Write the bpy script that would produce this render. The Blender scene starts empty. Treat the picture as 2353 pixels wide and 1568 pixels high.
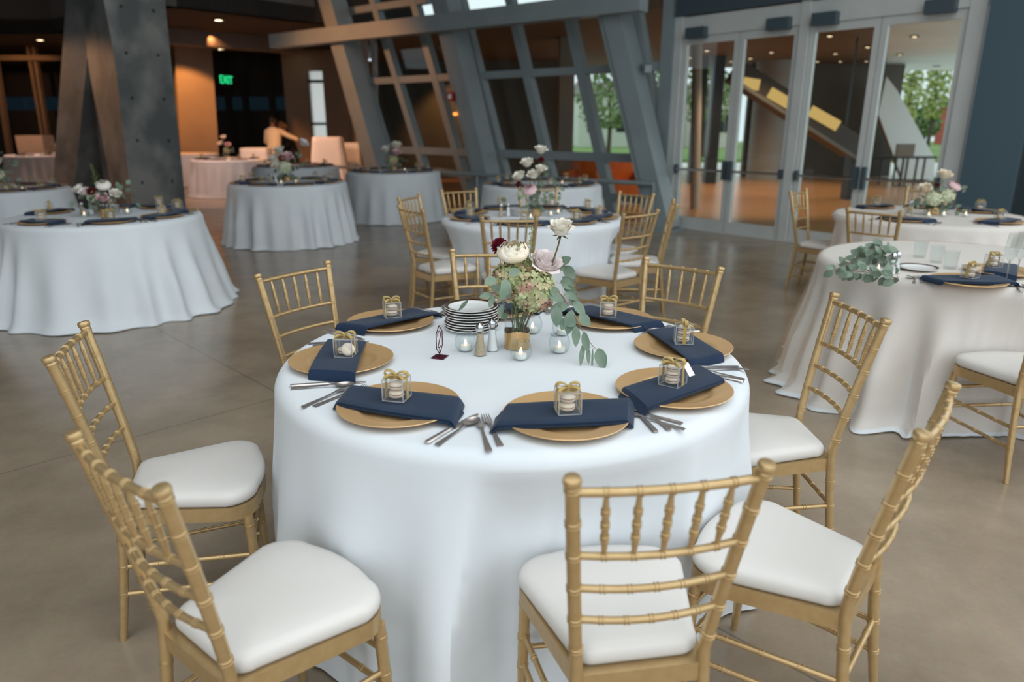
import bpy, bmesh, math, random
from mathutils import Vector, Matrix, Euler
R = math.radians
PI = math.pi
scene = bpy.context.scene
COL = scene.collection

# ------------------------------------------------------------------ camera, sky, exposure
F_PX, PITCH, EYE = 1649.0, R(16.885), 1.5
cam_data = bpy.data.cameras.new('camera')
cam_data.sensor_width = 36.0
cam_data.lens = F_PX / 2353.0 * 36.0
cam_data.clip_end = 300
cam_data.dof.use_dof = True
cam_data.dof.focus_distance = 2.38
cam_data.dof.aperture_fstop = 2.0
cam = bpy.data.objects.new('camera', cam_data)
cam.location = (0, 0, EYE)
cam.rotation_euler = (PI / 2 - PITCH, 0, 0)
COL.objects.link(cam)
scene.camera = cam

world = bpy.data.worlds.new('overcast_sky')
scene.world = world
world.use_nodes = True
wn = world.node_tree
wn.nodes.clear()
w_out = wn.nodes.new('ShaderNodeOutputWorld')
w_bg = wn.nodes.new('ShaderNodeBackground')
w_tc = wn.nodes.new('ShaderNodeTexCoord')
w_sep = wn.nodes.new('ShaderNodeSeparateXYZ')
w_ramp = wn.nodes.new('ShaderNodeValToRGB')
w_ramp.color_ramp.elements[0].position = 0.0
w_ramp.color_ramp.elements[0].color = (0.66, 0.74, 0.79, 1)
w_ramp.color_ramp.elements[1].position = 0.7
w_ramp.color_ramp.elements[1].color = (1.02, 1.09, 1.11, 1)
wn.links.new(w_tc.outputs['Generated'], w_sep.inputs[0])
wn.links.new(w_sep.outputs['Z'], w_ramp.inputs[0])
wn.links.new(w_ramp.outputs[0], w_bg.inputs[0])
w_bg.inputs[1].default_value = 1.0
wn.links.new(w_bg.outputs[0], w_out.inputs[0])

vs = scene.view_settings
vs.view_transform = 'Standard'
vs.look = 'None'
vs.gamma = 1.0
vs.use_curve_mapping = False
vs.exposure = 0.70
cy = scene.cycles
cy.max_bounces = 8
cy.diffuse_bounces = 4
cy.glossy_bounces = 3
cy.transmission_bounces = 4
cy.transparent_max_bounces = 24
cy.caustics_reflective = False
cy.caustics_refractive = False
cy.sample_clamp_indirect = 4.0


# ------------------------------------------------------------------ photo measuring helpers
def ray(u, v):
    a = (u - 1176.5) / F_PX
    b = (784 - v) / F_PX
    return Vector((a, math.cos(PITCH) + b * math.sin(PITCH), -math.sin(PITCH) + b * math.cos(PITCH)))


def at(u, v, z=0.0):
    d = ray(u, v)
    t = (z - EYE) / d.z
    return Vector((d.x * t, d.y * t, z))


def aty(u, v, Y):
    d = ray(u, v)
    t = Y / d.y
    return Vector((d.x * t, Y, d.z * t + EYE))


def onplane(u, v, p, n):
    d = ray(u, v)
    o = Vector((0, 0, EYE))
    t = (p - o).dot(n) / d.dot(n)
    return o + d * t


# ------------------------------------------------------------------ materials
def lin(c):
    out = []
    for x in c:
        x = x / 255.0
        out.append(x / 12.92 if x <= 0.04045 else ((x + 0.055) / 1.055) ** 2.4)
    return (out[0], out[1], out[2], 1.0)


MATS = {}


def mat(name, rgb, rough=0.6, metal=0.0, rgb2=None, scale=8.0, bump=0.0, bscale=60.0, spec=0.5, detail=4.0, stretch=None,
        sheen=0.0, coat=0.0, trans=0.0, ramp=(0.35, 0.65), sss=0.0):
    if name in MATS:
        return MATS[name]
    m = bpy.data.materials.new(name)
    m.use_nodes = True
    nt = m.node_tree
    b = nt.nodes['Principled BSDF']
    b.inputs['Base Color'].default_value = lin(rgb)
    b.inputs['Roughness'].default_value = rough
    b.inputs['Metallic'].default_value = metal
    b.inputs['Specular IOR Level'].default_value = spec
    if sheen:
        b.inputs['Sheen Weight'].default_value = sheen
    if coat:
        b.inputs['Coat Weight'].default_value = coat
    if sss:
        b.inputs['Subsurface Weight'].default_value = sss
        b.inputs['Subsurface Radius'].default_value = (0.01, 0.008, 0.006)
    tc = nt.nodes.new('ShaderNodeTexCoord')
    vec = tc.outputs['Object']
    if stretch:
        mp = nt.nodes.new('ShaderNodeMapping')
        mp.inputs['Scale'].default_value = stretch
        nt.links.new(vec, mp.inputs[0])
        vec = mp.outputs[0]
    if rgb2 is not None:
        nz = nt.nodes.new('ShaderNodeTexNoise')
        nz.inputs['Scale'].default_value = scale
        nz.inputs['Detail'].default_value = detail
        nt.links.new(vec, nz.inputs['Vector'])
        rp = nt.nodes.new('ShaderNodeValToRGB')
        rp.color_ramp.elements[0].position = ramp[0]
        rp.color_ramp.elements[0].color = lin(rgb)
        rp.color_ramp.elements[1].position = ramp[1]
        rp.color_ramp.elements[1].color = lin(rgb2)
        nt.links.new(nz.outputs['Fac'], rp.inputs[0])
        nt.links.new(rp.outputs[0], b.inputs['Base Color'])
    if bump:
        nb = nt.nodes.new('ShaderNodeTexNoise')
        nb.inputs['Scale'].default_value = bscale
        nb.inputs['Detail'].default_value = 3
        nt.links.new(vec, nb.inputs['Vector'])
        bp = nt.nodes.new('ShaderNodeBump')
        bp.inputs['Strength'].default_value = bump
        bp.inputs['Distance'].default_value = 0.01
        nt.links.new(nb.outputs['Fac'], bp.inputs['Height'])
        nt.links.new(bp.outputs[0], b.inputs['Normal'])
    MATS[name] = m
    return m


def clear_mat(name, tint=(250, 252, 252), ior=1.45, rough=0.03, extra=0.02, body=None, body_fac=0.0):
    """thin clear sheet: see-through with a Fresnel reflection"""
    if name in MATS:
        return MATS[name]
    m = bpy.data.materials.new(name)
    m.use_nodes = True
    nt = m.node_tree
    nt.nodes.clear()
    out = nt.nodes.new('ShaderNodeOutputMaterial')
    tr = nt.nodes.new('ShaderNodeBsdfTransparent')
    tr.inputs[0].default_value = lin(tint)
    gl = nt.nodes.new('ShaderNodeBsdfGlossy')
    gl.inputs['Roughness'].default_value = rough
    fr = nt.nodes.new('ShaderNodeLayerWeight')
    fr.inputs['Blend'].default_value = 0.5
    pw = nt.nodes.new('ShaderNodeMath')
    pw.operation = 'POWER'
    pw.inputs[1].default_value = 4.0
    nt.links.new(fr.outputs['Facing'], pw.inputs[0])
    ad = nt.nodes.new('ShaderNodeMath')
    ad.operation = 'MULTIPLY_ADD'
    ad.inputs[1].default_value = 0.40 * min(1.0, (ior - 1.0) / 0.5)
    ad.inputs[2].default_value = ((ior - 1) / (ior + 1)) ** 2 * 0.6 + extra
    mx = nt.nodes.new('ShaderNodeMixShader')
    nt.links.new(pw.outputs[0], ad.inputs[0])
    nt.links.new(ad.outputs[0], mx.inputs[0])
    src = tr.outputs[0]
    if body:
        df = nt.nodes.new('ShaderNodeBsdfDiffuse')
        df.inputs[0].default_value = lin(body)
        m2 = nt.nodes.new('ShaderNodeMixShader')
        m2.inputs[0].default_value = body_fac
        nt.links.new(tr.outputs[0], m2.inputs[1])
        nt.links.new(df.outputs[0], m2.inputs[2])
        src = m2.outputs[0]
    nt.links.new(src, mx.inputs[1])
    nt.links.new(gl.outputs[0], mx.inputs[2])
    nt.links.new(mx.outputs[0], out.inputs[0])
    MATS[name] = m
    return m


def glow(name, rgb, strength):
    if name in MATS:
        return MATS[name]
    m = bpy.data.materials.new(name)
    m.use_nodes = True
    nt = m.node_tree
    nt.nodes.clear()
    out = nt.nodes.new('ShaderNodeOutputMaterial')
    em = nt.nodes.new('ShaderNodeEmission')
    em.inputs[0].default_value = lin(rgb)
    em.inputs[1].default_value = strength
    nt.links.new(em.outputs[0], out.inputs[0])
    MATS[name] = m
    return m


GOLD = mat('gold_paint', (204, 174, 128), 0.31, 0.6, (196, 165, 118), 40, spec=0.5)
GOLDRING = mat('gold_ring_paint', (208, 176, 122), 0.33, 0.55)
VINYL = mat('white_vinyl', (224, 219, 214), 0.42, spec=0.45, bump=0.03, bscale=250)
LINEN = mat('white_linen', (226, 231, 236), 0.85, rgb2=(231, 235, 239), scale=3, bump=0.05, bscale=500, spec=0.2, sheen=0.1)
SHEER = clear_mat('blush_sheer', (253, 249, 245), 1.05, 0.6, 0.0, body=(246, 226, 206), body_fac=0.15)
PINKLINEN = LINEN
CHARGER = mat('brushed_gold_charger', (248, 204, 150), 0.30, 0.45, (238, 192, 136), 3, spec=0.6, detail=3)
NAVY = mat('navy_napkin', (22, 42, 67), 0.8, rgb2=(26, 47, 73), scale=6, bump=0.1, bscale=600, spec=0.25, sheen=0.15)
STEEL = mat('polished_cutlery', (214, 204, 200), 0.26, 0.8)
CHROME = mat('chrome', (215, 215, 218), 0.12, 1.0)
PLASTIC = clear_mat('clear_box_plastic', (249, 250, 250), 1.4, 0.05, 0.03, body=(240, 240, 240), body_fac=0.05)
PLASTICEDGE = clear_mat('clear_box_edge', (240, 242, 242), 1.4, 0.1, 0.1, body=(240, 240, 240), body_fac=0.35)
GLASS = clear_mat('clear_glass', (250, 252, 252), 1.5, 0.02, 0.0)
GLASSRIM = clear_mat('glass_rim', (225, 230, 232), 1.6, 0.05, 0.25)
WINDOWGLASS = clear_mat('window_glass', (236, 241, 239), 1.5, 0.01, 0.0)
DARKGLASS = clear_mat('tinted_glass', (70, 84, 90), 1.5, 0.01, 0.0)
RIBBON = mat('gold_velvet_ribbon', (196, 166, 92), 0.7, rgb2=(178, 146, 74), scale=60, sheen=0.5)
MACARON = mat('cream_macaron', (240, 226, 208), 0.75, rgb2=(234, 216, 196), scale=30, bump=0.1, bscale=300, sss=0.1)
FILLING = mat('brown_filling', (150, 104, 84), 0.7)
PORCELAIN = mat('white_porcelain', (240, 240, 238), 0.18, spec=0.6)
PLATERIM = mat('dark_gold_rim', (96, 70, 48), 0.28, 0.5)
WAX = mat('white_wax', (240, 238, 232), 0.5, sss=0.2)
FLAME = glow('flame_bulb', (255, 214, 170), 2.0)
SALT = mat('white_salt', (240, 240, 240), 0.8)
PEPPER = mat('pepper_grounds', (196, 178, 150), 0.8, rgb2=(168, 150, 124), scale=300)
BURGUNDYMETAL = mat('burgundy_metal', (92, 24, 48), 0.25, 0.4)
TAG = mat('white_card', (246, 246, 248), 0.6)
FOIL = mat('gold_foil', (222, 184, 132), 0.3, 0.75, (206, 164, 108), 18, bump=0.1, bscale=40)
WHITEPETAL = mat('white_petal', (244, 238, 226), 0.6, sss=0.15)
PEACHPETAL = mat('peach_petal', (250, 240, 222), 0.6, rgb2=(247, 228, 202), scale=14, sss=0.15)
BLUSHPETAL = mat('blush_petal', (242, 230, 228), 0.6, sss=0.15)
PINKPETAL = mat('pink_petal', (232, 196, 200), 0.6, sss=0.15)
WINEPETAL = mat('burgundy_petal', (134, 26, 48), 0.6, rgb2=(104, 18, 34), scale=60)
HYDRANGEA = mat('green_hydrangea', (186, 196, 142), 0.65, rgb2=(198, 152, 136), scale=26, ramp=(0.42, 0.62))
WHITEHYDRANGEA = mat('cream_hydrangea', (228, 230, 205), 0.65, rgb2=(208, 214, 176), scale=30)
LEAF = mat('eucalyptus_leaf', (100, 122, 102), 0.55, rgb2=(130, 147, 128), scale=16)
STEM = mat('green_stem', (92, 108, 66), 0.6)
REDSTEM = mat('reddish_stem', (146, 100, 84), 0.6)
FERN = mat('fern_green', (132, 148, 84), 0.6)
STEELPAINT = mat('blue_grey_steel_paint', (148, 159, 162), 0.45, rgb2=(141, 152, 155), scale=2)
ALU = mat('brushed_aluminium', (214, 216, 213), 0.42, 0.1, rgb2=(206, 209, 207), scale=3)
DARKSTEEL = mat('dark_grey_steel', (70, 84, 92), 0.45)
BLACKMETAL = mat('black_metal', (28, 30, 32), 0.4)


def concrete(name, c1, c2, rough, sc=1.2):
    m = mat(name, c1, rough, rgb2=c2, scale=sc, detail=8, bump=0.05, bscale=30)
    return m


PIER = mat('pier_concrete', (98, 102, 101), 0.7, rgb2=(148, 146, 142), scale=1.7, detail=10, bump=.05, bscale=30, ramp=(.40, .64))
WALLCONC = concrete('tan_concrete', (150, 140, 128), (164, 154, 142), 0.7, 0.8)
SOFFIT = mat('grey_soffit', (108, 100, 94), 0.8, rgb2=(114, 106, 100), scale=1)
CEILDARK = mat('dark_ceiling', (60, 54, 48), 0.85)
BLACKWALL = mat('near_black_wall', (26, 27, 27), 0.6)


def floor_mat():
    m = bpy.data.materials.new('polished_concrete')
    m.use_nodes = True
    nt = m.node_tree
    b = nt.nodes['Principled BSDF']
    tc = nt.nodes.new('ShaderNodeTexCoord')
    n1 = nt.nodes.new('ShaderNodeTexNoise')
    n1.inputs['Scale'].default_value = 1.1
    n1.inputs['Detail'].default_value = 8
    n1.inputs['Roughness'].default_value = 0.62
    nt.links.new(tc.outputs['Object'], n1.inputs['Vector'])
    rp = nt.nodes.new('ShaderNodeValToRGB')
    rp.color_ramp.elements[0].position = 0.32
    rp.color_ramp.elements[0].color = lin((140, 124, 106))
    rp.color_ramp.elements[1].position = 0.68
    rp.color_ramp.elements[1].color = lin((184, 166, 144))
    nt.links.new(n1.outputs['Fac'], rp.inputs[0])
    n2 = nt.nodes.new('ShaderNodeTexNoise')
    n2.inputs['Scale'].default_value = 60
    n2.inputs['Detail'].default_value = 4
    nt.links.new(tc.outputs['Object'], n2.inputs['Vector'])
    mx = nt.nodes.new('ShaderNodeMix')
    mx.data_type = 'RGBA'
    mx.blend_type = 'MULTIPLY'
    mx.inputs[0].default_value = 0.25
    nt.links.new(rp.outputs[0], mx.inputs[6])
    nt.links.new(n2.outputs['Color'], mx.inputs[7])
    last = mx.outputs[2]
    # saw-cut joints: lines n.p = c
    sep = nt.nodes.new('ShaderNodeSeparateXYZ')
    nt.links.new(tc.outputs['Object'], sep.inputs[0])

    def joint(p, q, prev):
        d = Vector((q[0] - p[0], q[1] - p[1])).normalized()
        nx, ny = -d.y, d.x
        c = nx * p[0] + ny * p[1]
        a = nt.nodes.new('ShaderNodeMath'); a.operation = 'MULTIPLY'; a.inputs[1].default_value = nx
        bb = nt.nodes.new('ShaderNodeMath'); bb.operation = 'MULTIPLY_ADD'; bb.inputs[1].default_value = ny
        s = nt.nodes.new('ShaderNodeMath'); s.operation = 'SUBTRACT'; s.inputs[1].default_value = c
        ab = nt.nodes.new('ShaderNodeMath'); ab.operation = 'ABSOLUTE'
        lt = nt.nodes.new('ShaderNodeMath'); lt.operation = 'LESS_THAN'; lt.inputs[1].default_value = 0.0045
        nt.links.new(sep.outputs['X'], a.inputs[0])
        nt.links.new(sep.outputs['Y'], bb.inputs[0])
        nt.links.new(a.outputs[0], bb.inputs[2])
        nt.links.new(bb.outputs[0], s.inputs[0])
        nt.links.new(s.outputs[0], ab.inputs[0])
        nt.links.new(ab.outputs[0], lt.inputs[0])
        g = nt.nodes.new('ShaderNodeMix'); g.data_type = 'RGBA'
        sc = nt.nodes.new('ShaderNodeMath'); sc.operation = 'MULTIPLY'; sc.inputs[1].default_value = 0.45
        nt.links.new(lt.outputs[0], sc.inputs[0])
        nt.links.new(sc.outputs[0], g.inputs[0])
        nt.links.new(prev, g.inputs[6])
        g.inputs[7].default_value = lin((70, 66, 60))
        return g.outputs[2]
    last = joint((-2.841, 5.398), (-1.459, 3.9985), last)
    last = joint((-2.2866, 2.894), (-1.388, 3.782), last)
    nt.links.new(last, b.inputs['Base Color'])
    rr = nt.nodes.new('ShaderNodeMapRange')
    rr.inputs['To Min'].default_value = 0.14
    rr.inputs['To Max'].default_value = 0.32
    nt.links.new(n1.outputs['Fac'], rr.inputs[0])
    nt.links.new(rr.outputs[0], b.inputs['Roughness'])
    b.inputs['Specular IOR Level'].default_value = 0.5
    return m


FLOORMAT = floor_mat()


# ------------------------------------------------------------------ object helpers
def tag(o, label=None, cat=None, group=None, kind=None):
    if label:
        o['label'] = label
    if cat:
        o['category'] = cat
    if group:
        o['group'] = group
    if kind:
        o['kind'] = kind
    return o


def empty(name, loc, rz=0.0):
    o = bpy.data.objects.new(name, None)
    o.location = loc
    o.rotation_euler = (0, 0, rz)
    o.empty_display_size = 0.1
    COL.objects.link(o)
    return o


def build(name, bm, m, parent=None, smooth=True, loc=None):
    bmesh.ops.recalc_face_normals(bm, faces=bm.faces)
    me = bpy.data.meshes.new(name)
    bm.to_mesh(me)
    bm.free()
    for p in me.polygons:
        p.use_smooth = smooth
    if smooth:
        me.set_sharp_from_angle(angle=R(48))
    if m is not None:
        for x in (m if isinstance(m, (list, tuple)) else [m]):
            me.materials.append(x)
    o = bpy.data.objects.new(name, me)
    COL.objects.link(o)
    if parent is not None:
        o.parent = parent
    if loc is not None:
        o.location = loc
    return o


def kids(o):
    return [c for c in bpy.data.objects if c.parent == o]


def dup(root, loc, rz=0.0):
    """copy a thing with its parts and sub-parts"""
    def cp(o, parent):
        c = o.copy()
        COL.objects.link(c)
        c.parent = parent
        if parent is None:
            for k in ('label', 'group'):
                if k in c:
                    del c[k]
        for ch in CH.get(o.name, ()):
            cp(ch, c)
        return c
    CH = {}
    for n in BR.get(root.name, None) or cache_branch(root):
        CH.setdefault(n.parent.name, []).append(n)
    r = cp(root, None)
    r.location = loc
    r.rotation_euler = (0, 0, rz)
    return r


BR = {}


def cache_branch(root):
    lst = []
    todo = [root]
    while todo:
        o = todo.pop()
        for c in kids(o):
            lst.append(c)
            todo.append(c)
    BR[root.name] = lst
    return lst


class Proto:
    """first use places the original, later uses are copies"""
    def __init__(self, root):
        self.root, self.used = root, False
        self.cat = root.get('category')

    def put(self, loc, rz, label, group=None):
        if not self.used:
            self.used = True
            cache_branch(self.root)
            o = self.root
            o.location = loc
            o.rotation_euler = (0, 0, rz)
        else:
            o = dup(self.root, loc, rz)
        o['label'] = label
        if group:
            o['group'] = group
        elif 'group' in o:
            del o['group']
        return o


def frame_of(d):
    d = d.normalized()
    up = Vector((0, 0, 1)) if abs(d.z) < 0.95 else Vector((0, 1, 0))
    x = d.cross(up).normalized()
    y = x.cross(d).normalized()
    return x, y


def sweep(bm, pts, radii, seg=10, cap=True, flat=None):
    """tube along pts; flat=(kx,ky) squashes the section"""
    pts = [Vector(p) for p in pts]
    n = len(pts)
    rings = []
    px = None
    for i in range(n):
        d = (pts[min(i + 1, n - 1)] - pts[max(i - 1, 0)])
        if d.length < 1e-9:
            d = Vector((0, 0, 1))
        d.normalize()
        if px is None:
            x = frame_of(d)[0]
        else:
            x = (px - d * px.dot(d)).normalized()
        y = d.cross(x).normalized()
        px = x
        r = radii[i] if isinstance(radii, (list, tuple)) else radii
        kx, ky = flat or (1, 1)
        rings.append([bm.verts.new(pts[i] + x * (math.cos(2 * PI * k / seg) * r * kx) + y * (math.sin(2 * PI * k / seg) * r * ky)) for k in range(seg)])
    for i in range(n - 1):
        a, b = rings[i], rings[i + 1]
        for k in range(seg):
            bm.faces.new((a[k], a[(k + 1) % seg], b[(k + 1) % seg], b[k]))
    if cap:
        bm.faces.new(rings[0][::-1])
        bm.faces.new(rings[-1])
    return bm


def lathe(bm, prof, seg=24, origin=(0, 0, 0), mi=0):
    o = Vector(origin)
    rings = []
    for r, z in prof:
        if r <= 1e-6:
            rings.append([bm.verts.new(o + Vector((0, 0, z)))])
        else:
            rings.append([bm.verts.new(o + Vector((r * math.cos(2 * PI * k / seg), r * math.sin(2 * PI * k / seg), z))) for k in range(seg)])
    for a, b in zip(rings[:-1], rings[1:]):
        for k in range(seg):
            k2 = (k + 1) % seg
            if len(a) == 1 and len(b) == 1:
                continue
            if len(a) == 1:
                f = bm.faces.new((a[0], b[k2], b[k]))
            elif len(b) == 1:
                f = bm.faces.new((a[k], a[k2], b[0]))
            else:
                f = bm.faces.new((a[k], a[k2], b[k2], b[k]))
            f.material_index = mi
    return bm


def box(bm, lo, hi, M=None):
    x0, y0, z0 = lo
    x1, y1, z1 = hi
    v = [Vector(p) for p in ((x0, y0, z0), (x1, y0, z0), (x1, y1, z0), (x0, y1, z0), (x0, y0, z1), (x1, y0, z1), (x1, y1, z1), (x0, y1, z1))]
    if M is not None:
        v = [M @ p for p in v]
    v = [bm.verts.new(p) for p in v]
    for f in ((3, 2, 1, 0), (4, 5, 6, 7), (0, 1, 5, 4), (1, 2, 6, 5), (2, 3, 7, 6), (3, 0, 4, 7)):
        bm.faces.new([v[i] for i in f])
    return bm


def bar(bm, p0, p1, w, d, n):
    """rectangular bar p0->p1, w across (in the plane with normal n), d along n"""
    p0, p1 = Vector(p0), Vector(p1)
    n = Vector(n).normalized()
    a = (p1 - p0).normalized()
    s = a.cross(n).normalized() * (w / 2)
    e = n * (d / 2)
    v = []
    for p in (p0, p1):
        for sx, sy in ((-1, -1), (1, -1), (1, 1), (-1, 1)):
            v.append(bm.verts.new(p + s * sx + e * sy))
    for f in ((3, 2, 1, 0), (4, 5, 6, 7), (0, 1, 5, 4), (1, 2, 6, 5), (2, 3, 7, 6), (3, 0, 4, 7)):
        bm.faces.new([v[i] for i in f])
    return bm


def prism(bm, base, top):
    """closed solid between two matching polygons"""
    a = [bm.verts.new(Vector(p)) for p in base]
    b = [bm.verts.new(Vector(p)) for p in top]
    n = len(a)
    bm.faces.new(a[::-1])
    bm.faces.new(b)
    for i in range(n):
        bm.faces.new((a[i], a[(i + 1) % n], b[(i + 1) % n], b[i]))
    return bm


def bevel(bm, w, seg=2, ang=30):
    es = [e for e in bm.edges if len(e.link_faces) == 2 and e.calc_face_angle(0) > R(ang)]
    bmesh.ops.bevel(bm, geom=es, offset=w, segments=seg, affect='EDGES', profile=0.5)
    return bm


NB = bmesh.new


def structure(name, bm, m, label=None, smooth=False, parent=None, cat=None):
    o = build(name, bm, m, parent, smooth)
    if parent is None:
        tag(o, label, cat, kind='structure')
    return o


# ------------------------------------------------------------------ room: floor
bm = NB()
box(bm, (-30, -4, -0.2), (7.0, 26, 0))
structure('floor', bm, FLOORMAT, 'polished grey brown concrete floor of the hall with saw-cut joints', cat='floor')

# ------------------------------------------------------------------ setting: the hall at the back left
def wall_poly(name, pts, depth, m, label=None, cat='wall', n=None):
    """upright slab: polygon pts (already in one plane), thickened by depth along n"""
    bm = NB()
    n = Vector(n)
    prism(bm, pts, [Vector(p) + n * depth for p in pts])
    return structure(name, bm, m, label, cat=cat)


def upright(name, p, q, z0, z1, th, m, label=None, cat='wall'):
    p, q = Vector((p[0], p[1], 0)), Vector((q[0], q[1], 0))
    d = (q - p).normalized()
    n = Vector((-d.y, d.x, 0))
    if n.y < 0:
        n = -n
    bm = NB()
    b = [p, q, q + n * th, p + n * th]
    prism(bm, [Vector((v.x, v.y, z0)) for v in b], [Vector((v.x, v.y, z1)) for v in b])
    return structure(name, bm, m, label, cat=cat)


ZC = 3.5
# low ceiling of the back hall and its stepped fascia
bm = NB()
fl = [(-24, 17.3), (-10.6, 18.0), (-6.13, 13.88), (-4.07, 16.17), (-2.75, 17.0), (-2.75, 25), (-24, 25)]
prism(bm, [(x, y, ZC) for x, y in fl], [(x, y, ZC + .3) for x, y in fl])
structure('ceiling', bm, CEILDARK, 'dark low ceiling over the back hall', cat='ceiling')
upright('wall_fascia', (-6.13, 13.88), (-4.07, 16.17), ZC, 6.4, 0.2, SOFFIT, 'grey fascia panel above the dark back hall ceiling, right of the pier')
upright('wall_fascia_left', (-24, 17.3), (-10.6, 18.0), ZC, 4.3, 0.2, SOFFIT, 'brown fascia panel at the ceiling edge, left of the pier')
upright('wall_fascia_upper', (-24, 17.5), (-10.6, 18.2), 4.3, 6.4, 0.2, CEILDARK, 'dark upper wall above the left fascia panel')
upright('wall_fascia_middle', (-10.6, 18.0), (-6.13, 13.88), ZC, 6.4, 0.2, SOFFIT, 'fascia panel hidden behind the concrete pier')
upright('wall_fascia_end', (-4.07, 16.17), (-2.0, 17.4), ZC, 6.4, 0.2, CEILDARK, 'dark end of the fascia behind the leftmost leaning post')
upright('trim_1', (-8.2, 16.3), (-5.2, 19.2), 3.18, ZC, 0.5, SOFFIT, 'boxed brown soffit beam under the back hall ceiling', 'beam')
# back wall: tinted glazing seen as black, with a strip of daylight far outside
YB = 22.5


def bw(name, u0, v0, u1, v1, th, m, label, cat='wall', Y=YB):
    p = [aty(u0, v0, Y), aty(u1, v0, Y), aty(u1, v1, Y), aty(u0, v1, Y)]
    x0, x1 = (p[0].x + p[3].x) / 2, (p[1].x + p[2].x) / 2
    z1, z0 = p[0].z, p[2].z
    bm = NB()
    box(bm, (x0, Y, max(z0, 0)), (x1, Y + th, z1))
    return structure(name, bm, m, label, cat=cat)


bm = NB()
box(bm, (-24, YB, 2.26), (-6.6, YB + 0.2, ZC))
box(bm, (-24, YB, 0), (-6.6, YB + 0.2, 1.88))
structure('wall_back', bm, BLACKWALL, 'near black back wall of the hall behind the pink-lit tables', cat='wall')
w = build('window_1', box(NB(), (-24, YB + 0.08, 1.88), (-6.6, YB + 0.1, 2.26)), DARKGLASS, None, False)
tag(w, 'narrow strip of dim daylight glazing in the black back wall', 'window', kind='structure')
for u in (527, 566, 627, 686):
    p = aty(u, 240, YB)
    build('mullion', box(NB(), (p.x - 0.1, YB - 0.06, 0), (p.x + 0.1, YB, ZC)), BLACKMETAL, w, False)
bm = NB()
box(bm, (-6.6, 22, 0), (-5.9, 22.3, ZC))
box(bm, (-5.46, 22, 0), (-4.6, 22.3, ZC))
box(bm, (-5.9, 22, 2.95), (-5.46, 22.3, ZC))
structure('wall_back_right', bm, WALLCONC, 'brown wall at the right end of the back hall around a bright slot window', cat='wall')
w = build('window_2', box(NB(), (-5.9, 22.12, 0), (-5.46, 22.15, 2.95)), mat('frosted_glass', (225, 222, 215), 0.5, trans=0), None, False)
MATS['frosted_glass'].node_tree.nodes['Principled BSDF'].inputs['Transmission Weight'].default_value = 0.85
tag(w, 'tall narrow bright window in the brown end wall', 'window', kind='structure')
build('transom', box(NB(), (-5.9, 22.0, 1.45), (-5.46, 22.12, 1.52)), BLACKMETAL, w, False)
build('transom', box(NB(), (-5.9, 22.0, 2.62), (-5.46, 22.12, 2.70)), BLACKMETAL, w, False)
# the orange-lit concrete wall beside it
q = [aty(402, 104, 20), aty(486, 104, 20), aty(501, 358, 20), aty(420, 358, 20)]
pts = [Vector((q[0].x, 20, ZC)), Vector((q[1].x, 20, ZC)), Vector((q[2].x, 20, 0)), Vector((q[3].x - 0.1, 20, 0))]
wall_poly('wall_spotlit', pts, 0.6, WALLCONC, 'tan concrete wall segment glowing orange under a spotlight', n=(-0.5, 0.86, 0))
upright('wall_partition', (-3.25, 16.6), (-4.75, 22.0), 0, ZC, 0.15, WALLCONC, 'brown partition wall behind the leftmost leaning steel post')
bm = NB()
box(bm, (-24.2, 8, 0), (-24, 25, 4))
structure('wall_far_left', bm, BLACKWALL, 'dark wall closing the hall far on the left', cat='wall')
bm = NB()
box(bm, (-5.7, -4, 0), (-5.5, 6.6, 6.38))  # unseen wall, added to cut the side light reaching table three
structure('wall_light_block', bm, PIER, 'unseen concrete side wall added left of table three to cut side light', cat='wall')
upright('wall_return_light_block', (-5.5, 6.4), (-24.2, 7.5), 0, 6.38, .2, PIER, 'unseen concrete return wall at the far left, added to keep daylight out')  # added out of view to close the gap where daylight came in
bm = NB()
cu_ = [(-26, -1.0), (-2.4, -1.0), (-2.4, 4.4), (9, 4.4), (9, 19), (-26, 19)]  # unseen slab, outlined to dim the far tables and the left side
prism(bm, [(x, y, 6.4) for x, y in cu_], [(x, y, 6.7) for x, y in cu_])
structure('ceiling_light_block', bm, SOFFIT, 'unseen high ceiling added to dim the far and left hall', cat='ceiling')

# leaning lit mullions and a low planter wall at far left
for (a, b, c, d, wd, lab) in ((66, 108, 103, 330, 0.07, 'slim leaning mullion lit orange, left of the pier, outer bar of a pair'), (79, 108, 113, 330, 0.07, 'slim leaning mullion lit orange, left of the pier, inner bar of a pair'),
                              (-14, 110, 22, 345, 0.12, 'slim leaning mullion at the far left behind the pink-lit table')):
    p, q = aty(a, b, 21), aty(c, d, 21)
    dr = q - p
    q = q + dr * ((0 - q.z) / dr.z)
    p = p + dr * ((ZC - p.z) / dr.z)
    o = build('leaning_mullion', bar(NB(), p, q, wd, 0.14, (0, 1, 0)), SOFFIT, None, False)
    tag(o, lab, 'mullion')
p, q = aty(-30, 95, 21), aty(150, 104, 21)
o = build('ceiling_track', bar(NB(), Vector((p.x, 20.85, 3.2)), Vector((q.x, 20.85, 3.2)), 0.14, 0.1, (0, 1, 0)), SOFFIT, None, False)
tag(o, 'brown horizontal head rail above the leaning mullions at far left', 'rail')
p, q = aty(34, 312, 19.6), aty(103, 352, 19.6)
o = build('planter_wall', bevel(box(NB(), (p.x, 19.6, 0), (q.x, 20.1, p.z)), 0.02), WALLCONC, None, False)
tag(o, 'low boxy counter behind the far left pink-lit table', 'counter')

# ------------------------------------------------------------------ concrete pier (inverted V)
pier = empty('concrete_pier', (-6.0, 11.2, 0))
tag(pier, 'massive split concrete pier standing on two legs, stained grey with tie holes', 'pier', kind='structure')
pier.location = (0, 0, 0)


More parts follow.
